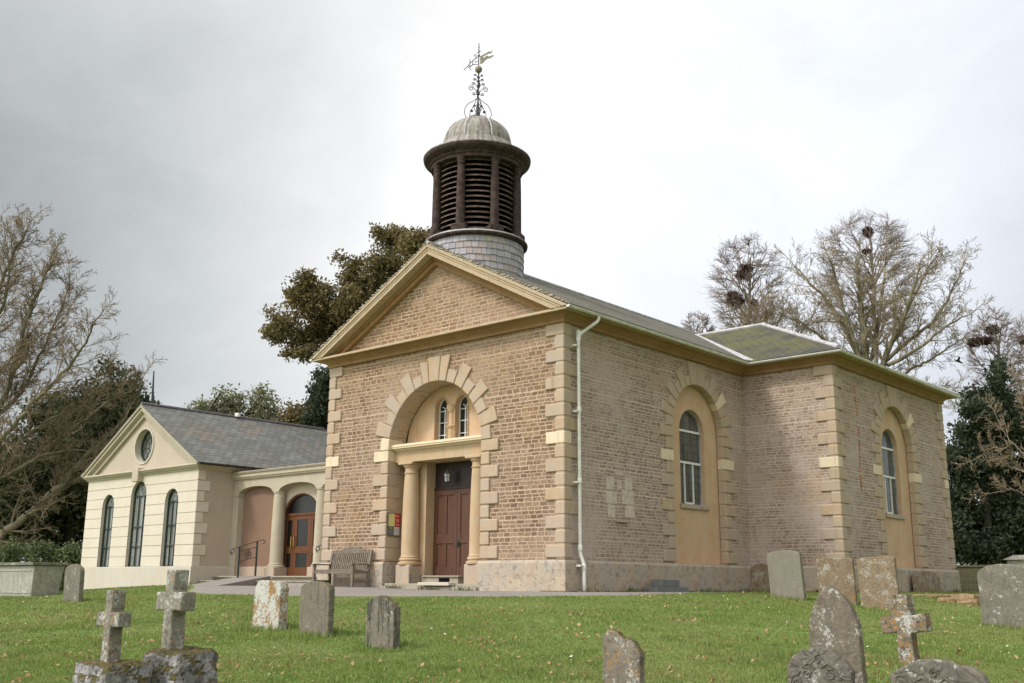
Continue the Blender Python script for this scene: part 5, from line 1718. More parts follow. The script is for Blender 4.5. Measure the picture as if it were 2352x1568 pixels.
# fallen leaves in drifts
cx_, cy_, cd_ = scatter(330, 7.0, 26, 1.0)
m = len(cx_); per = 26
x = np.repeat(cx_, per) + rng.normal(0, .30, m * per); y = np.repeat(cy_, per) + rng.normal(0, .16, m * per)
keep = (rng.random(m * per) < np.repeat(rng.random(m), per)) & on_lawn(x, y)
x, y = x[keep], y[keep]
xs, ys, ds = scatter(700, 7, 26, 1.0)
x = np.concatenate([x, xs]); y = np.concatenate([y, ys]); n = len(x)
s = .008 + .013 * rng.random(n); a = rng.random(n) * 2 * PI; z = gz(x, y) + .028 + .025 * rng.random(n)
t1 = np.stack([np.cos(a), np.sin(a), rng.normal(0, .5, n)], -1) * s[:, None] * 1.5
t2 = np.stack([-np.sin(a), np.cos(a), rng.normal(0, .5, n)], -1) * s[:, None]
P0 = np.stack([x, y, z], -1)
V = np.stack([P0 - t1, P0 - t2, P0 + t1, P0 + t2], 1).reshape(-1, 3)
tag(np_mesh('fallen_leaves', V, np.arange(4 * n).reshape(-1, 4), 4, foliage('dry_leaves', [(.20, .11, .05), (.36, .22, .11), (.50, .36, .21)])), 'drifts of small dry brown leaves lying on the lawn', 'leaves', kind='stuff')
# weeds at the wall foot
wx = np.concatenate([rng.uniform(.1, .5, 900), rng.uniform(.2, T, 700), rng.uniform(T + .05, T + .4, 700), rng.uniform(-13.7, -12.6, 500), rng.uniform(-5.8, -2.5, 350)])
wy = np.concatenate([rng.uniform(.3, YI, 900), rng.uniform(YI - .4, YI - .06, 700), rng.uniform(YI, YE, 700), rng.uniform(HY - .5, HY - .04, 500), rng.uniform(-.3, -.16, 350)])
k = np.sin(wx * 5.1) * np.sin(wy * 3.7) + rng.normal(0, .4, len(wx)) > .35
wx, wy = wx[k], wy[k]; n = len(wx)
hgt = .05 + .10 * rng.random(n); z = gz(wx, wy); a = rng.random(n) * 2 * PI
w_ = .012
V = np.stack([np.stack([wx - np.sin(a) * w_, wy + np.cos(a) * w_, z], -1), np.stack([wx + np.sin(a) * w_, wy - np.cos(a) * w_, z], -1), np.stack([wx + np.cos(a) * hgt * .6, wy + np.sin(a) * hgt * .6, z + hgt], -1)], 1).reshape(-1, 3)
tag(np_mesh('weeds', V, np.arange(3 * n).reshape(-1, 3), 3, foliage('weed_leaves', [(.05, .085, .02), (.10, .13, .035), (.17, .13, .05)])), 'scruffy weeds growing along the foot of the walls', 'weeds', kind='stuff')


# ------------------------------------------------------------------ TREES
def seg_mesh(name, segs, mat, parent):
    """segs: list of (p0, p1, r0, r1)"""
    A_ = np.array([s[0] for s in segs], float); B_ = np.array([s[1] for s in segs], float)
    r0 = np.array([s[2] for s in segs]); r1 = np.array([s[3] for s in segs])
    Vs, Fs, base = [], [], 0
    for big in (True, False):
        k = (r0 > .035) if big else (r0 <= .035)
        if not k.any(): continue
        a, b, q0, q1 = A_[k], B_[k], r0[k], r1[k]
        sides = 7 if big else 3
        t = b - a; t /= np.linalg.norm(t, axis=1)[:, None] + 1e-9
        ref = np.where(np.abs(t[:, 2:3]) > .9, np.array([[1., 0, 0]]), np.array([[0, 0, 1.]]))
        u = np.cross(t, ref); u /= np.linalg.norm(u, axis=1)[:, None] + 1e-9
        w = np.cross(t, u)
        m_ = len(a); rings = []
        for (c_, q) in ((a, q0), (b, q1)):
            for s in range(sides):
                th = 2 * PI * s / sides
                rings.append(c_ + (u * math.cos(th) + w * math.sin(th)) * q[:, None])
        v = np.stack(rings, 1).reshape(-1, 3)
        idx = np.arange(m_)[:, None] * (2 * sides) + base
        for s in range(sides):
            s2 = (s + 1) % sides
            Fs.append(np.concatenate([idx + s, idx + s2, idx + sides + s2, idx + sides + s], 1))
        Vs.append(v); base += len(v)
    return np_mesh(name, np.concatenate(Vs), np.concatenate(Fs), 4, mat, parent, smooth=False)


def _norm(v):
    l = math.sqrt(v[0] ** 2 + v[1] ** 2 + v[2] ** 2) or 1
    return (v[0] / l, v[1] / l, v[2] / l)


def _dev(d, ang, rnd):
    # random direction at angle ang from d
    a = (rnd.gauss(0, 1), rnd.gauss(0, 1), rnd.gauss(0, 1))
    k = a[0] * d[0] + a[1] * d[1] + a[2] * d[2]
    a = _norm((a[0] - k * d[0], a[1] - k * d[1], a[2] - k * d[2]))
    c, s = math.cos(ang), math.sin(ang)
    return (d[0] * c + a[0] * s, d[1] * c + a[1] * s, d[2] * c + a[2] * s)


def grow(out, p, d, L, r, lvl, prm, rnd, env=None):
    n = prm['n'][lvl]; st = L / n; up = prm['up'][lvl]; jit = prm['jit'][lvl]
    pts = [p]; ds = [d]; ra = r
    for i in range(n):
        d = _norm((d[0] + rnd.gauss(0, jit), d[1] + rnd.gauss(0, jit), d[2] + rnd.gauss(0, jit) + up))
        q = (p[0] + d[0] * st, p[1] + d[1] * st, p[2] + d[2] * st)
        if env and not env(q): break
        rb = max(prm['rmin'], r * (1 - .75 * (i + 1) / n))
        out.append((p, q, ra, rb)); ra = rb
        p = q; pts.append(p); ds.append(d)
    if lvl + 1 >= len(prm['n']) or len(pts) < 2: return
    nc = prm['c'][lvl]
    for j in range(nc):
        t = (j + rnd.random()) / nc
        t = prm['s'][lvl] + (1 - prm['s'][lvl]) * t
        k = min(len(pts) - 2, int(t * (len(pts) - 1))); f = t * (len(pts) - 1) - k
        a, b = pts[k], pts[min(k + 1, len(pts) - 1)]
        o_ = (a[0] + (b[0] - a[0]) * min(1, f), a[1] + (b[1] - a[1]) * min(1, f), a[2] + (b[2] - a[2]) * min(1, f))
        dd = _dev(ds[min(k + 1, len(ds) - 1)], R(prm['a'][lvl] + rnd.uniform(-14, 14)), rnd)
        grow(out, o_, dd, L * prm['l'][lvl] * rnd.uniform(.6, 1.15) * (1 - .45 * t), max(prm['rmin'], r * prm['rf'][lvl] * (1 - .5 * t)), lvl + 1, prm, rnd, env)


def lime(label, px, ybase_px, ytop, halfw, ycrown, d, seed, group, dens=1.0, nprim=54, mat='twigpink', hwk=1.0):
    """upright bare lime with an egg-shaped crown"""
    rnd = random.Random(seed)
    base = at(px, ytop * .6 + ycrown * .4, d); base[2] = float(gz(base[0], base[1]))
    top = at(px, ytop, d); top[0], top[1] = base[0], base[1]
    hw = halfw * hwk * d / FPX; zc = at(px, ycrown, d)[2]
    Hh = top[2] - base[2]
    o = thing('bare_tree', label, 'tree', tuple(base), group)
    tr = []
    n = 14; p = tuple(base); r = .26
    pts = [p]
    for i in range(n):
        f = (i + 1) / n
        q = (base[0] + .25 * math.sin(f * 5 + seed) * f, base[1] + .2 * math.cos(f * 4 + seed) * f, base[2] + Hh * .93 * f)
        tr.append((p, q, r * (1 - .85 * i / n) + .02, r * (1 - .85 * f) + .02)); p = q; pts.append(p)
    seg_mesh('trunk', tr, M['bark'], o)
    cm = (zc + top[2]) / 2; a_ = (top[2] - zc) / 2 * 1.03
    lowz = zc - a_ * .10
    def env(q):
        dz = (q[2] - cm) / a_
        if dz < -1.1 or dz > 1.02: return False
        w = hw * math.sqrt(max(0, 1 - dz * dz * (1 if dz > 0 else .55)))
        rr_ = math.hypot(q[0] - base[0], q[1] - base[1])
        return rr_ < w * rnd.uniform(.96, 1.04) + .08
    br_ = []
    nodes = []
    rg = np.random.default_rng(seed)

    def egg(dzn):
        return hw * math.sqrt(max(0.0, 1 - dzn * dzn * (1 if dzn > 0 else .6)))

    def curve(p0, p1, r0, r1, nseg, bow, keep):
        p0 = np.array(p0); p1 = np.array(p1); L = np.linalg.norm(p1 - p0)
        prev = p0
        for i in range(nseg):
            t = (i + 1) / nseg
            q = p0 + (p1 - p0) * t + np.array([0, 0, -bow * L * math.sin(PI * t)]) + rg.normal(0, .022 * L, 3) * (t < 1)
            br_.append((tuple(prev), tuple(q), r0 + (r1 - r0) * (t - 1 / nseg), r0 + (r1 - r0) * t))
            if keep: nodes.append((*q, max(.012, r0 + (r1 - r0) * t)))
            prev = q
    for j in range(nprim):
        dzn = -.95 + 1.75 * (j + rnd.random()) / nprim
        rad = egg(dzn) * (.35 + .42 * rnd.random()); az = j * 2.4 + rnd.uniform(-.4, .4)
        tg = (base[0] + math.cos(az) * rad, base[1] + math.sin(az) * rad, cm + a_ * dzn)
        z = min(max(lowz - .6, tg[2] - rad * rnd.uniform(.7, 1.3) - .5), base[2] + Hh * .86)
        k = min(n - 1, max(0, int((z - base[2]) / (Hh * .93) * n)))
        curve((pts[k][0], pts[k][1], z), tg, .06 * (1.2 - .5 * (dzn + 1) / 2), .02, 7, .06, True)
    for p_ in pts[6:]: nodes.append((*p_, .03))
    ND = np.array(nodes)
    nt_ = int(620 * dens)
    for j in range(nt_):
        dzn = -1 + 2 * rnd.random(); az = rnd.random() * 2 * PI
        k_ = rnd.uniform(.80, 1.0) if rnd.random() < .75 else rnd.uniform(.45, .8)
        rad = egg(dzn) * k_
        tip = np.array([base[0] + math.cos(az) * rad, base[1] + math.sin(az) * rad, cm + a_ * dzn * (k_ if dzn > 0 else 1)])
        dv = tip - ND[:, :3]
        cost = np.linalg.norm(dv, axis=1) + np.maximum(0, -dv[:, 2] + .15) * 2.0
        i0 = int(np.argmin(cost)); p0 = ND[i0, :3]
        L = np.linalg.norm(tip - p0)
        if L < .15: continue
        curve(p0, tip, min(.018, ND[i0, 3]), .0075, 4, .05, False)
        dr = (tip - p0) / L
        for q in range(int(5 + 3 * rnd.random())):
            t = rnd.uniform(.25, .98); o_ = p0 + (tip - p0) * t
            dd = _dev(tuple(dr), R(rnd.uniform(18, 42)), rnd)
            l_ = rnd.uniform(.25, .65) * min(1.2, L)
            mid = o_ + np.array(dd) * l_ * .55
            end = mid + np.array(_norm((dd[0], dd[1], dd[2] + .25))) * l_ * .45
            br_.append((tuple(o_), tuple(mid), .0085, .0075)); br_.append((tuple(mid), tuple(end), .0075, .0065))
    seg_mesh('crown', br_, M[mat], o)
    return o


def limb_tree(label, limbs, d, seed, group, base_px, mats=('barkgreen', 'twig'), prm=None, per=1.0, Lch=2.6, spread=1.6, name='bare_tree', rmin_limb=.03):
    """spreading bare tree: surveyed main limbs carry generated boughs and twigs"""
    rnd = random.Random(seed)
    base = at(base_px[0], base_px[1], d); base[2] = float(gz(base[0], base[1]))
    o = thing(name, label, 'tree', tuple(base), group)
    prm = prm or dict(n=[5, 4, 3], up=[.05, .04, .02], jit=[.14, .18, .22], c=[9, 6, 0], s=[.12, .1, 0], a=[42, 42, 0], l=[.55, .58, 0], rf=[.5, .6, 1], rmin=.0085)
    trs, br_ = [], []
    for pts, r0, r1, dd0, dd1, dens in limbs:
        tr = []; trs.append(tr)
        P = []
        n = len(pts)
        for i, (px, py) in enumerate(pts):
            t = i / (n - 1)
            P.append(at(px, py, d + dd0 + (dd1 - dd0) * t))
        # smooth resample
        Q = []
        for i in range(n - 1):
            for s in range(5):
                t = s / 5
                p0 = P[max(0, i - 1)]; p1 = P[i]; p2 = P[i + 1]; p3 = P[min(n - 1, i + 2)]
                Q.append(.5 * ((2 * p1) + (-p0 + p2) * t + (2 * p0 - 5 * p1 + 4 * p2 - p3) * t * t + (-p0 + 3 * p1 - 3 * p2 + p3) * t ** 3) + np.array([rnd.gauss(0, .03) for _ in range(3)]))
        Q.append(P[-1])
        m = len(Q)
        for i in range(m - 1):
            ra = r0 + (r1 - r0) * i / (m - 1); rb = r0 + (r1 - r0) * (i + 1) / (m - 1)
            tr.append((tuple(Q[i]), tuple(Q[i + 1]), ra, rb))
        L = sum(np.linalg.norm(Q[i + 1] - Q[i]) for i in range(m - 1))
        nb = int(L * dens * per)
        for j in range(nb):
            t = .12 + .88 * (j + rnd.random()) / nb
            k = min(m - 2, int(t * (m - 1)))
            dr = _norm(tuple(Q[k + 1] - Q[k]))
            ang = R(rnd.uniform(25, 70))
            dd = _dev(dr, ang, rnd)
            dd = _norm((dd[0], dd[1], dd[2] + .18))
            rr_ = (r0 + (r1 - r0) * t)
            grow(br_, tuple(Q[k]), dd, Lch * rnd.uniform(.45, 1.15) * (1 - .35 * t), min(.05, max(.014, rr_ * .45)), 0, prm, rnd)
        grow(br_, tuple(Q[-1]), _norm(tuple(Q[-1] - Q[-2])), Lch * .7, max(.014, r1), 0, prm, rnd)
    for i, t_ in enumerate(trs): seg_mesh('trunk' if i == 0 else 'limb', t_, M[mats[0]], o)
    seg_mesh('crown', br_, M[mats[1]], o)
    return o


def leafy(label, name, clumps, d, seed, mat, base_px, leaf=.12, elong=2.2, dens=1.0, group=None, depth_ratio=1.0, trunk_r=.25, nclus=26, per=70, sig=.20, droop=.3, dj=1.5, cat='tree', limbs=True, cull=-.16):
    rg = np.random.default_rng(seed); rnd = random.Random(seed)
    base = at(base_px[0], base_px[1], d); base[2] = float(gz(base[0], base[1]))
    o = thing(name, label, cat, tuple(base), group)
    C_, tr = [], []
    topz = -9
    for (px, py, rx, ry) in clumps:
        c = at(px, py, d + rg.normal(0, dj) * .6)
        ax = rx * d / FPX; az_ = ry * d / FPX; ay = (ax + az_) / 2 * depth_ratio
        per_ = 18
        nc = max(10, int(nclus * dens * (per / per_) * 1.55 * (ax * az_) / 1.6 + 5))
        u = rg.normal(size=(nc, 3)); u /= np.linalg.norm(u, axis=1)[:, None]
        rr_ = rg.random(nc) ** .45
        q = u * rr_[:, None]
        cen = c + np.outer(q[:, 0] * ax, r2_3) + np.outer(q[:, 1] * ay, f2_3) + np.outer(q[:, 2] * az_, [0, 0, 1])
        C_.append(cen)
        if limbs and rnd.random() < .9:
            tr.append((c, max(.03, .07 * ax), px, py))
        topz = max(topz, c[2])
    cen = np.concatenate(C_)
    nz_ = np.array([mnoise.noise(Vector(tuple(p_ * .9 / max(.12, sig * 4)))) for p_ in cen])
    cen = cen[nz_ > cull]
    per = 18; n = len(cen) * per
    sz = sig * (.6 + .8 * rg.random(len(cen)))
    gn = rg.normal(size=(n, 3)); gl = np.linalg.norm(gn, axis=1)[:, None]; gn = gn / gl * np.minimum(gl, 1.9)
    P = np.repeat(cen, per, 0) + gn * np.repeat(sz, per)[:, None] * np.array([1, 1, .75])
    # leaf orientation: outward from the clump + droop
    a = rg.normal(size=(n, 3)) + np.repeat(rg.normal(size=(len(cen), 3)), per, 0) * .8 + np.array([0, 0, -droop])
    a /= np.linalg.norm(a, axis=1)[:, None]
    b = np.cross(a, rg.normal(size=(n, 3))); b /= np.linalg.norm(b, axis=1)[:, None]
    L = leaf * (.6 + .8 * rg.random(n))[:, None]
    V = np.stack([P - a * L * .5, P + b * L / elong * .5, P + a * L * .5, P - b * L / elong * .5], 1).reshape(-1, 3)
    np_mesh('crown', V, np.arange(4 * n).reshape(-1, 4), 4, mat, o)
    segs = []
    if trunk_r:
        tp = np.array([base[0], base[1], topz])
        k = 8; prev = base.copy()
        sp = [base]
        for i in range(k):
            q = base + (tp - base) * (i + 1) / k * .92 + np.array([rnd.gauss(0, .06), rnd.gauss(0, .06), 0])
            segs.append((tuple(prev), tuple(q), trunk_r * (1 - .8 * i / k), trunk_r * (1 - .8 * (i + 1) / k))); prev = q; sp.append(q)
        hub = min(tr, key=lambda q: (q[2] - base_px[0]) ** 2 + (q[3] - np.mean([t_[3] for t_ in tr])) ** 2)
        dist = lambda q: (q[2] - hub[2]) ** 2 + (q[3] - hub[3]) ** 2
        for q in tr:
            if q is hub:
                segs.append((tuple(sp[min(k, 5)]), tuple(q[0]), trunk_r * .5, q[1])); continue
            near = [z_ for z_ in tr if dist(z_) < dist(q)]
            z_ = min(near, key=lambda z_: (z_[2] - q[2]) ** 2 + (z_[3] - q[3]) ** 2)
            segs.append((tuple(z_[0]), tuple(q[0]), max(z_[1], q[1]) * .9, q[1] * .5))
        for c, r in []:
            zz = base[2] + (c[2] - base[2]) * rnd.uniform(.72, .92)
            f_ = min(k, max(0, int((zz - base[2]) / (tp[2] - base[2] + 1e-6) * k)))
            s0 = sp[f_]
            mid = (s0 + c) / 2 + np.array([0, 0, rnd.uniform(-.2, .3)])
            segs.append((tuple(s0), tuple(mid), r, r * .75)); segs.append((tuple(mid), tuple(c), r * .75, r * .3))
        seg_mesh('trunk', segs, M['barkdark'], o)
    return o


r2_3 = np.array([r2[0], r2[1], 0]); f2_3 = np.array([f2[0], f2[1], 0])
M['yew'] = foliage('dark_yew', [(.024, .034, .018), (.046, .060, .032), (.075, .088, .045)])
M['yewbrown'] = foliage('bronze_green_yew', [(.075, .066, .028), (.165, .135, .056), (.26, .20, .085)])
M['yewleft'] = foliage('mid_green_yew', [(.030, .040, .018), (.060, .072, .030), (.105, .112, .045)])
M['willow'] = foliage('grey_green_leaves', [(.13, .135, .07), (.21, .21, .12), (.29, .29, .18)])
M['bronze'] = foliage('olive_brown_leaves', [(.08, .062, .028), (.15, .115, .05), (.21, .16, .07)])
M['ivy'] = foliage('ivy_leaves', [(.05, .07, .03), (.13, .16, .07), (.28, .29, .14)])

GB = 'bare winter trees beyond the church'
# left: big spreading bare tree behind the hall
LL = [([(-150, 1330), (-60, 1262), (0, 1230), (60, 1185), (100, 1150), (150, 1105), (195, 1052), (240, 1010), (285, 965)], .22, .05, 0, 3, 1.3),
      ([(95, 1152), (140, 1125), (200, 1090), (250, 1075)], .09, .04, 1, 4, 1.2),
      ([(-150, 1300), (-120, 1180), (-60, 1060), (-10, 960), (30, 850), (60, 740), (95, 650), (120, 600)], .20, .04, 0, 0, 2.4),
      ([(-60, 1060), (0, 1010), (70, 930), (130, 870), (190, 800), (215, 740)], .12, .03, 0, -2, 2.4),
      ([(-130, 1200), (-40, 1120), (40, 1080), (120, 1020), (200, 960), (270, 905), (320, 880)], .13, .03, 1, 3, 2.0),
      ([(-130, 1150), (-90, 960), (-50, 800), (-10, 680), (30, 590), (60, 530)], .18, .03, 1, 1, 2.6),
      ([(-20, 970), (50, 900), (100, 800), (140, 710), (160, 650)], .09, .025, 0, 1, 2.6),
      ([(-90, 960), (-40, 900), (20, 830), (60, 790), (120, 760)], .09, .025, 0, -1, 2.4),
      ([(-50, 800), (0, 720), (20, 640), (15, 560)], .09, .025, 0, -1, 2.6),
      ([(20, 1090), (90, 1050), (160, 1035), (230, 1040)], .07, .025, 0, 2, 1.8),
      ([(60, 1000), (120, 960), (190, 930), (240, 870)], .07, .02, 0, 1, 2.2)]
limb_tree('large bare spreading tree with tan twigs leaning in behind the hall at the left edge', LL, 44, 3, GB, (-150, 1330), per=1.9, Lch=2.05)

# right: limes with rook nests and the wide tree
lime('bare lime tree with an egg shaped crown and nests, left of the widest tree', 1715, 1330, 537, 92, 760, 62, 21, GB, 1.0, 40, hwk=1.04)
lime('tallest bare lime tree rising behind the widest tree', 1993, 1330, 486, 122, 760, 66, 22, GB, 1.5, 56, hwk=1.04)
lime('bare lime tree with nests near the right edge above the dark yew', 2285, 1330, 706, 68, 910, 60, 23, GB, .8, 32)
lime('bare lime tree cut by the right edge of the view', 2372, 1330, 715, 60, 930, 62, 24, GB, .7, 28)
lime('lowest bare tree just showing over the nave roof beside the egg shaped lime', 1603, 1330, 716, 44, 800, 70, 25, GB, .5, 22)
RR = [([(1990, 1330), (1988, 1000), (1987, 850), (1982, 760), (1975, 680), (1968, 620)], .42, .05, 0, 0, 1.3),
      ([(2005, 1000), (2030, 830), (2065, 760), (2090, 690), (2110, 620)], .22, .04, 0, -2, 1.9),
      ([(1990, 860), (1950, 770), (1905, 700), (1860, 650), (1825, 610)], .15, .03, 0, 1, 1.9),
      ([(1985, 840), (1940, 720), (1920, 640), (1905, 590)], .13, .03, 0, -1, 1.9),
      ([(2030, 830), (2090, 780), (2150, 730), (2190, 660), (2215, 600)], .13, .03, 0, 1, 1.7),
      ([(2040, 840), (2110, 800), (2170, 750), (2230, 720)], .12, .025, -1, -2, 1.7),
      ([(2030, 900), (2090, 850), (2130, 830), (2190, 790), (2235, 760)], .10, .02, 0, 1, 1.5),
      ([(1980, 880), (1930, 820), (1880, 770), (1840, 740), (1800, 725)], .12, .025, 0, -1, 1.9),
      ([(2060, 760), (2110, 660), (2140, 600), (2165, 585)], .08, .02, 0, 0, 1.9),
      ([(2000, 830), (2020, 720), (2030, 640), (2035, 580)], .12, .03, 0, 2, 1.9),
      ([(1990, 940), (1940, 900), (1880, 840), (1850, 800)], .10, .02, 0, 2, 1.7),
      ([(2040, 950), (2090, 910), (2140, 890), (2200, 900), (2230, 930)], .08, .02, 0, -1, 1.5)]
limb_tree('widest bare tree with olive limbs spreading above the transept roof', RR, 56, 8, GB, (1990, 1330), ('barkgreen', 'twiggreen'), per=1.9, Lch=2.15)
# far low scrub seen over the nave roof
SC = [([(1760, 1330), (1755, 900), (1750, 800), (1760, 730)], .16, .03, 0, 0, 2.4), ([(1755, 860), (1720, 790), (1690, 745)], .08, .02, 0, 0, 3.0), ([(1755, 860), (1800, 800), (1850, 750), (1880, 700)], .09, .02, 0, 0, 2.8), ([(1752, 830), (1780, 760), (1800, 710)], .07, .02, 0, 0, 2.8)]
limb_tree('low rusty twigged bare tree between the egg shaped lime and the widest tree', SC, 50, 12, GB, (1760, 1330), ('bark', 'twig'), per=1.5, Lch=2.3)
# right edge: tan twigs in front of the dark yew
RE = [([(2480, 1330), (2440, 1200), (2380, 1100), (2330, 1075), (2290, 1055), (2255, 1045)], .06, .012, 0, 0, 1.5), ([(2400, 1110), (2350, 1040), (2310, 1000), (2290, 960)], .035, .011, 0, 1, 1.6), ([(2440, 1180), (2370, 1150), (2330, 1125), (2290, 1130)], .035, .011, 0, 0, 1.2), ([(2440, 1150), (2380, 1000), (2350, 930), (2340, 880)], .04, .012, 0, 1, 1.4)]
limb_tree('tan twigged bare tree reaching in from the right edge in front of the dark yew', RE, 40, 15, GB, (2480, 1330), ('bark', 'twig'), per=1.3, Lch=1.5)

# evergreens
GE = 'evergreen trees round the churchyard'
leafy('dark yew tree mass filling the left side behind the hall', 'yew_tree', [(60, 1150, 110, 110), (150, 1070, 80, 100), (110, 970, 60, 60), (200, 940, 62, 62), (268, 890, 48, 45), (300, 945, 48, 62), (235, 1020, 75, 80), (50, 1060, 60, 70), (30, 1235, 90, 60), (150, 1205, 100, 70), (240, 1130, 80, 90), (325, 935, 24, 30), (-20, 1120, 70, 90), (250, 855, 18, 22), (302, 868, 14, 22)], 50, 31, M['yewleft'], (150, 1330), .26, 2.6, 1.5, GE, .8, .35, 22, 60, .30, cull=-.28)
leafy('bronze green spreading evergreen rising behind the left slope of the church pediment', 'evergreen_tree', [(905, 553, 48, 34), (960, 575, 44, 46), (880, 610, 44, 40), (815, 632, 34, 44), (850, 675, 56, 48), (745, 705, 58, 55), (693, 672, 34, 38), (655, 735, 36, 38), (700, 770, 44, 32), (770, 760, 56, 44), (800, 700, 46, 46), (705, 640, 18, 16), (628, 722, 20, 16), (920, 640, 60, 60), (995, 570, 30, 44), (840, 770, 60, 44), (700, 812, 20, 14), (618, 760, 12, 14), (740, 805, 26, 16), (640, 770, 18, 20), (900, 720, 60, 60), (780, 590, 10, 12), (868, 535, 14, 14), (665, 810, 14, 10)], 38, 32, M['yewbrown'], (870, 1330), .15, 2.1, 1.75, GE, .8, .32, 58, 66, .165, .6, cull=-.20)
leafy('narrow blackish conifer beside the left corner of the church', 'conifer_tree', [(738, 868, 16, 26), (732, 905, 20, 30), (742, 940, 26, 34), (728, 965, 24, 36), (742, 1000, 34, 40), (730, 1050, 40, 50), (715, 925, 9, 20), (707, 965, 9, 16), (752, 890, 18, 40), (735, 1120, 50, 60)], 48, 33, M['yew'], (735, 1330), .20, 2.6, 1.8, GE, .9, .22, 34, 60, .18, .2, cull=-.4)
leafy('pale grey green bushy tree showing over the hall roof', 'bushy_tree', [(478, 945, 40, 26), (525, 925, 44, 32), (585, 925, 50, 32), (630, 945, 34, 26), (560, 965, 100, 30), (505, 905, 12, 12), (610, 900, 18, 12), (455, 935, 18, 18), (560, 1040, 110, 60)], 62, 34, M['willow'], (560, 1330), .19, 1.8, 1.2, GE, .7, .3, 18, 60, .28)
leafy('olive brown bushy tree between the pale bushy tree and the blackish conifer', 'bushy_tree', [(680, 960, 34, 30), (655, 968, 24, 20), (706, 960, 18, 26), (690, 1000, 40, 40), (670, 940, 10, 10), (690, 1060, 50, 50)], 56, 35, M['bronze'], (690, 1330), .18, 1.8, 1.3, GE, .7, .2, 26, 60, .24)
leafy('dark green yew tree with a spiky top right of the church', 'yew_tree', [(2294, 868, 13, 40), (2296, 846, 7, 20), (2285, 925, 34, 46), (2262, 955, 36, 40), (2312, 1000, 56, 80), (2245, 1050, 56, 76), (2205, 1125, 38, 80), (2300, 1120, 76, 90), (2212, 985, 16, 12), (2232, 905, 12, 18), (2230, 940, 16, 14), (2262, 1220, 92, 66), (2345, 1200, 60, 80), (2195, 1230, 30, 60), (2345, 950, 26, 50), (2185, 1010, 12, 36), (2190, 1050, 16, 40), (2275, 1265, 110, 40), (2400, 1100, 60, 120), (2245, 1005, 30, 26)], 50, 36, M['yew'], (2280, 1335), .24, 2.4, 1.8, GE, .8, .3, 24, 60, .28, .4, cull=-.32)
# ivy hedge at the left
hx = []
for i in range(17):
    px = -80 + i * 17
    hx += [(px, 1274 + 7 * math.sin(i * 1.7), 16, 24), (px + 6, 1320, 16, 30), (px, 1345, 15, 22)]
leafy('ivy covered hedge behind the chest tomb at the left', 'hedge', hx, 39.5, 37, M['ivy'], (100, 1365), .085, 1.15, 3.2, None, 1.0, 0, 40, 46, .12, .1, .5, 'hedge', False)
hx = []
for i in range(12):
    px = 2165 + i * 30
    hx += [(px, 1250, 26, 40), (px + 10, 1275, 26, 30)]
leafy('dark shady shrubs under the right hand yew above the boundary wall', 'shrub', hx, 54, 38, M['yew'], (2300, 1335), .16, 2.0, 1.6, None, 1.0, 0, 24, 50, .26, .1, .5, 'shrub', False)
# nests
rk = 0
def nest(px, py, d, w, h, label):
    rg = np.random.default_rng(int(px * 7 + py)); n = 420
    c = at(px, py, d); a_ = 1.3 * w * d / FPX / 2; b_ = 1.3 * h * d / FPX / 2
    u = rg.normal(size=(n, 3)); u /= np.linalg.norm(u, axis=1)[:, None]; u *= (rg.random(n) ** .5)[:, None]
    p = c + u * np.array([a_, a_, b_])
    t = rg.normal(size=(n, 3)) * np.array([1, 1, .5]); t /= np.linalg.norm(t, axis=1)[:, None]
    L = a_ * .55
    segs = [(tuple(p[i] - t[i] * L), tuple(p[i] + t[i] * L), .016, .012) for i in range(n)]
    o = seg_mesh('nest', segs, M['nest'], None)
    for v in o.data.vertices: v.co -= Vector(c)
    o.location = c
    return tag(o, label, 'nest', 'rook nests in the bare trees')
nest(1714, 618, 61.8, 24, 22, 'dark twig nest high on the trunk of the egg shaped lime')
nest(1704, 632, 61.6, 20, 14, 'smaller dark nest just under the highest nest of the egg shaped lime')
nest(1690, 692, 61.5, 36, 26, 'largest reddish twig nest low left in the egg shaped lime')
nest(1683, 676, 61.7, 18, 10, 'flat dark nest above the largest reddish nest')
nest(1733, 700, 61.5, 14, 22, 'reddish nest right of the trunk low in the egg shaped lime')
nest(1993, 533, 65.8, 18, 20, 'single dark nest near the top of the tallest lime')
nest(1990, 577, 65.5, 14, 9, 'small nest in the middle of the tallest lime')
nest(2279, 758, 59.8, 22, 18, 'dark nest at the trunk top of the lime near the right edge')
nest(2263, 782, 59.6, 22, 14, 'middle reddish nest of the lime near the right edge')
nest(2240, 786, 59.8, 26, 16, 'lowest left reddish nest of the lime near the right edge')
nest(2350, 780, 61.5, 14, 18, 'reddish nest in the tree cut by the right edge')
# bird in flight
c = at(2200, 829, 45)
mb = MB()
A3 = r2_3
Pb = lambda u, z, d_: tuple(c + A3 * u + np.array([0, 0, z]) + f2_3 * d_)
mb.tube([Pb(-.14, .06, 0), Pb(-.06, .02, 0), Pb(.06, -.02, 0), Pb(.15, -.07, 0), Pb(.22, -.09, 0)], [.012, .05, .055, .035, .02], 8)
mb.poly([Pb(-.04, .02, 0), Pb(.06, -.01, 0), Pb(.08, .10, .22), Pb(0, .16, .34), Pb(-.04, .0, 0), Pb(.06, -.03, 0), Pb(.08, .085, .22), Pb(0, .15, .34)], [(0, 1, 2, 3), (7, 6, 5, 4)])
mb.poly([Pb(-.04, .02, 0), Pb(.06, -.01, 0), Pb(.02, .12, -.24), Pb(-.10, .14, -.36), Pb(-.04, .0, 0), Pb(.06, -.03, 0), Pb(.02, .105, -.24), Pb(-.10, .13, -.36)], [(0, 1, 2, 3), (7, 6, 5, 4)])
tag(mb.build('bird', plain('black_feathers', (.02, .02, .022), .7), None, loc=tuple(c)), 'small black bird flying between the church and the right hand trees', 'bird')
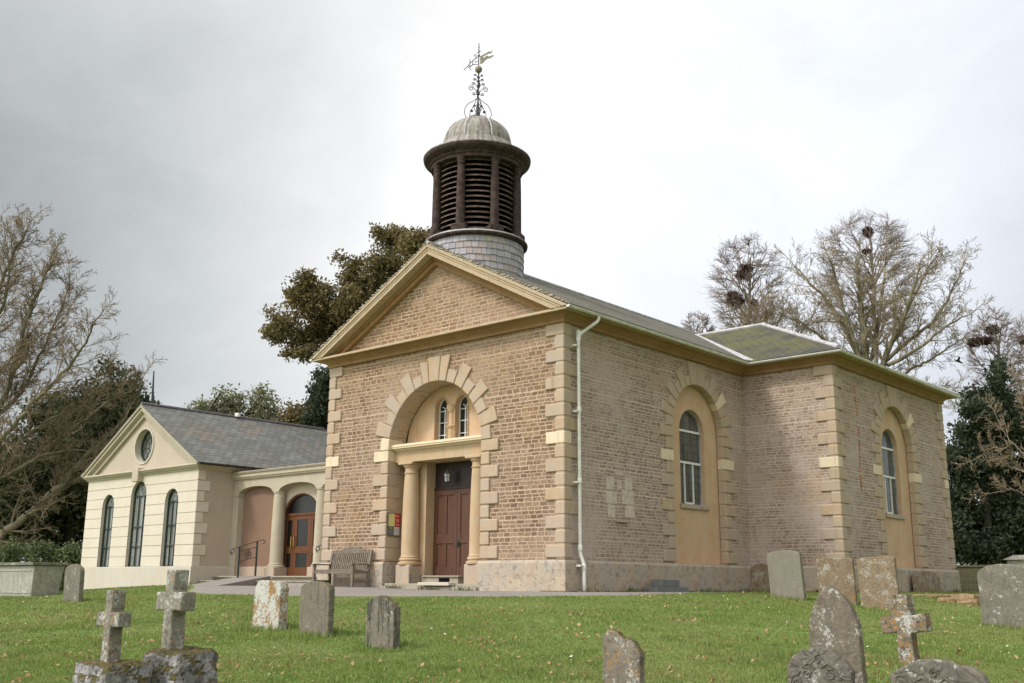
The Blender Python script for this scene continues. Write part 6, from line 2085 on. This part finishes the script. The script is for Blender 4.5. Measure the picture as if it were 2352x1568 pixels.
# mast behind the hall
p0 = at(346, 1330, 47); p1 = at(353.5, 852, 47)
mb = MB(); mb.tube([(p0[0], p0[1], -1.2), tuple(at(349.5, 930, 47)), tuple(p1)], [.07, .06, .03], 8)
tag(mb.build('mast', plain('dark_blue_grey_metal', (.05, .065, .075), .5, .4), None, loc=(p0[0], p0[1], -1.0)), 'thin dark mast standing behind the hall gable', 'mast')
# boundary wall at the right
mb = MB(); mb.box(-9, 26, 23.0, 23.45, -1.2, .20); mb.box(-9, 26, 22.96, 23.49, .20, .28)
tag(mb.build('boundary_wall', rubble('mossy_wall_rubble', (.10, .085, .05), (.16, .13, .08), (.12, .12, .05), (.22, .19, .13), .3, .12, (.12, .12, .06), .6, (.14, .10, .04)), None, loc=(8, 23.2, -.8)), 'low mossy stone boundary wall behind the church at the right', 'wall')

# ------------------------------------------------------------------ SKY and LIGHT
w = bpy.data.worlds.new('World'); S.world = w; w.use_nodes = True
nt = w.node_tree; nt.nodes.clear()
class GW(G):
    def __init__(s): s.nt = nt; s._c = None
g = GW()
outw = nt.nodes.new('ShaderNodeOutputWorld'); bg = nt.nodes.new('ShaderNodeBackground')
nt.links.new(bg.outputs[0], outw.inputs[0])
SUN_EL, SUN_AZ = R(48), R(203)     # azimuth measured clockwise from north (+Y)
sky = g.n('ShaderNodeTexSky', sky_type='NISHITA'); sky.sun_disc = False; sky.sun_elevation = SUN_EL; sky.sun_rotation = SUN_AZ
dirv = g.n('ShaderNodeTexCoord').outputs['Generated']
dx, dy, dz = g.sep(dirv)


def lobe(px, py, a, b):
    v = at(px, py, 1.0) - CAM; v = v / np.linalg.norm(v)
    dt = g.n('ShaderNodeVectorMath', {0: dirv, 1: tuple(v)}, operation='DOT_PRODUCT').outputs['Value']
    return g.ramp(dt, math.cos(R(a)), math.cos(R(b)))


warp = g.vm('ADD', dirv, g.vm('MULTIPLY', g.n('ShaderNodeTexNoise', {'Vector': dirv, 'Scale': 2.2, 'Detail': 3.0}).outputs['Color'], (.35, .35, .35)))
cl = g.noise(g.vm('MULTIPLY', warp, (1.0, 1.0, 2.2)), 2.6, 6, .55)
cl2 = g.noise(g.vm('MULTIPLY', warp, (1.0, 1.0, 1.8)), 7.0, 5, .6)
bright = g.m('MULTIPLY', lobe(1420, -40, 36, 1), 1.0)
dark = lobe(-60, 20, 26, 3)
left = lobe(150, 700, 34, 4)
rightd = lobe(2260, 640, 24, 4)
b_ = g.m('ADD', .395, g.m('MULTIPLY', bright, .30))
b_ = g.m('SUBTRACT', b_, g.m('MULTIPLY', dark, .17))
b_ = g.m('ADD', b_, g.m('MULTIPLY', left, .0))
b_ = g.m('SUBTRACT', b_, g.m('MULTIPLY', rightd, .03))
b_ = g.m('ADD', b_, g.m('MULTIPLY', g.m('SUBTRACT', cl, .5), .20))
b_ = g.m('ADD', b_, g.m('MULTIPLY', g.m('SUBTRACT', cl2, .5), .13))
# brightness added to the unseen sky, overhead and sunward, to light the walls
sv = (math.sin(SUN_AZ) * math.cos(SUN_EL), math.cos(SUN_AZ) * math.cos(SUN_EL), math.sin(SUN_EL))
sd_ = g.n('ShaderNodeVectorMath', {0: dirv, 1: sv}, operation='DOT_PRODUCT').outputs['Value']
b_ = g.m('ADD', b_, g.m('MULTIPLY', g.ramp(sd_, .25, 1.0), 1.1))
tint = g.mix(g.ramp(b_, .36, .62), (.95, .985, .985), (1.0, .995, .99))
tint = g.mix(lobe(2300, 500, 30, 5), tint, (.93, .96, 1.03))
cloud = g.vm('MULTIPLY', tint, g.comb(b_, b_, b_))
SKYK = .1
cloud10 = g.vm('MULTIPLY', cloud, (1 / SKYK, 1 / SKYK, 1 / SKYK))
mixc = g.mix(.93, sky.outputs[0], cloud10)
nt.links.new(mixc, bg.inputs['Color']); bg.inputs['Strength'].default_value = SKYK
sl_ = bpy.data.lights.new('sun', 'SUN'); sl_.energy = 1.3; sl_.angle = R(10); sl_.color = (1.0, .955, .925)
so = bpy.data.objects.new('sun', sl_); COL.objects.link(so)
so.rotation_euler = (PI / 2 - SUN_EL, 0, PI - SUN_AZ)
so.location = (0, -20, 40)
S.view_settings.view_transform = 'Standard'
S.view_settings.look = 'None'
S.view_settings.exposure = .75
S.view_settings.gamma = 1
S.cycles.max_bounces = 6
S.cycles.diffuse_bounces = 3
S.cycles.use_denoising = True
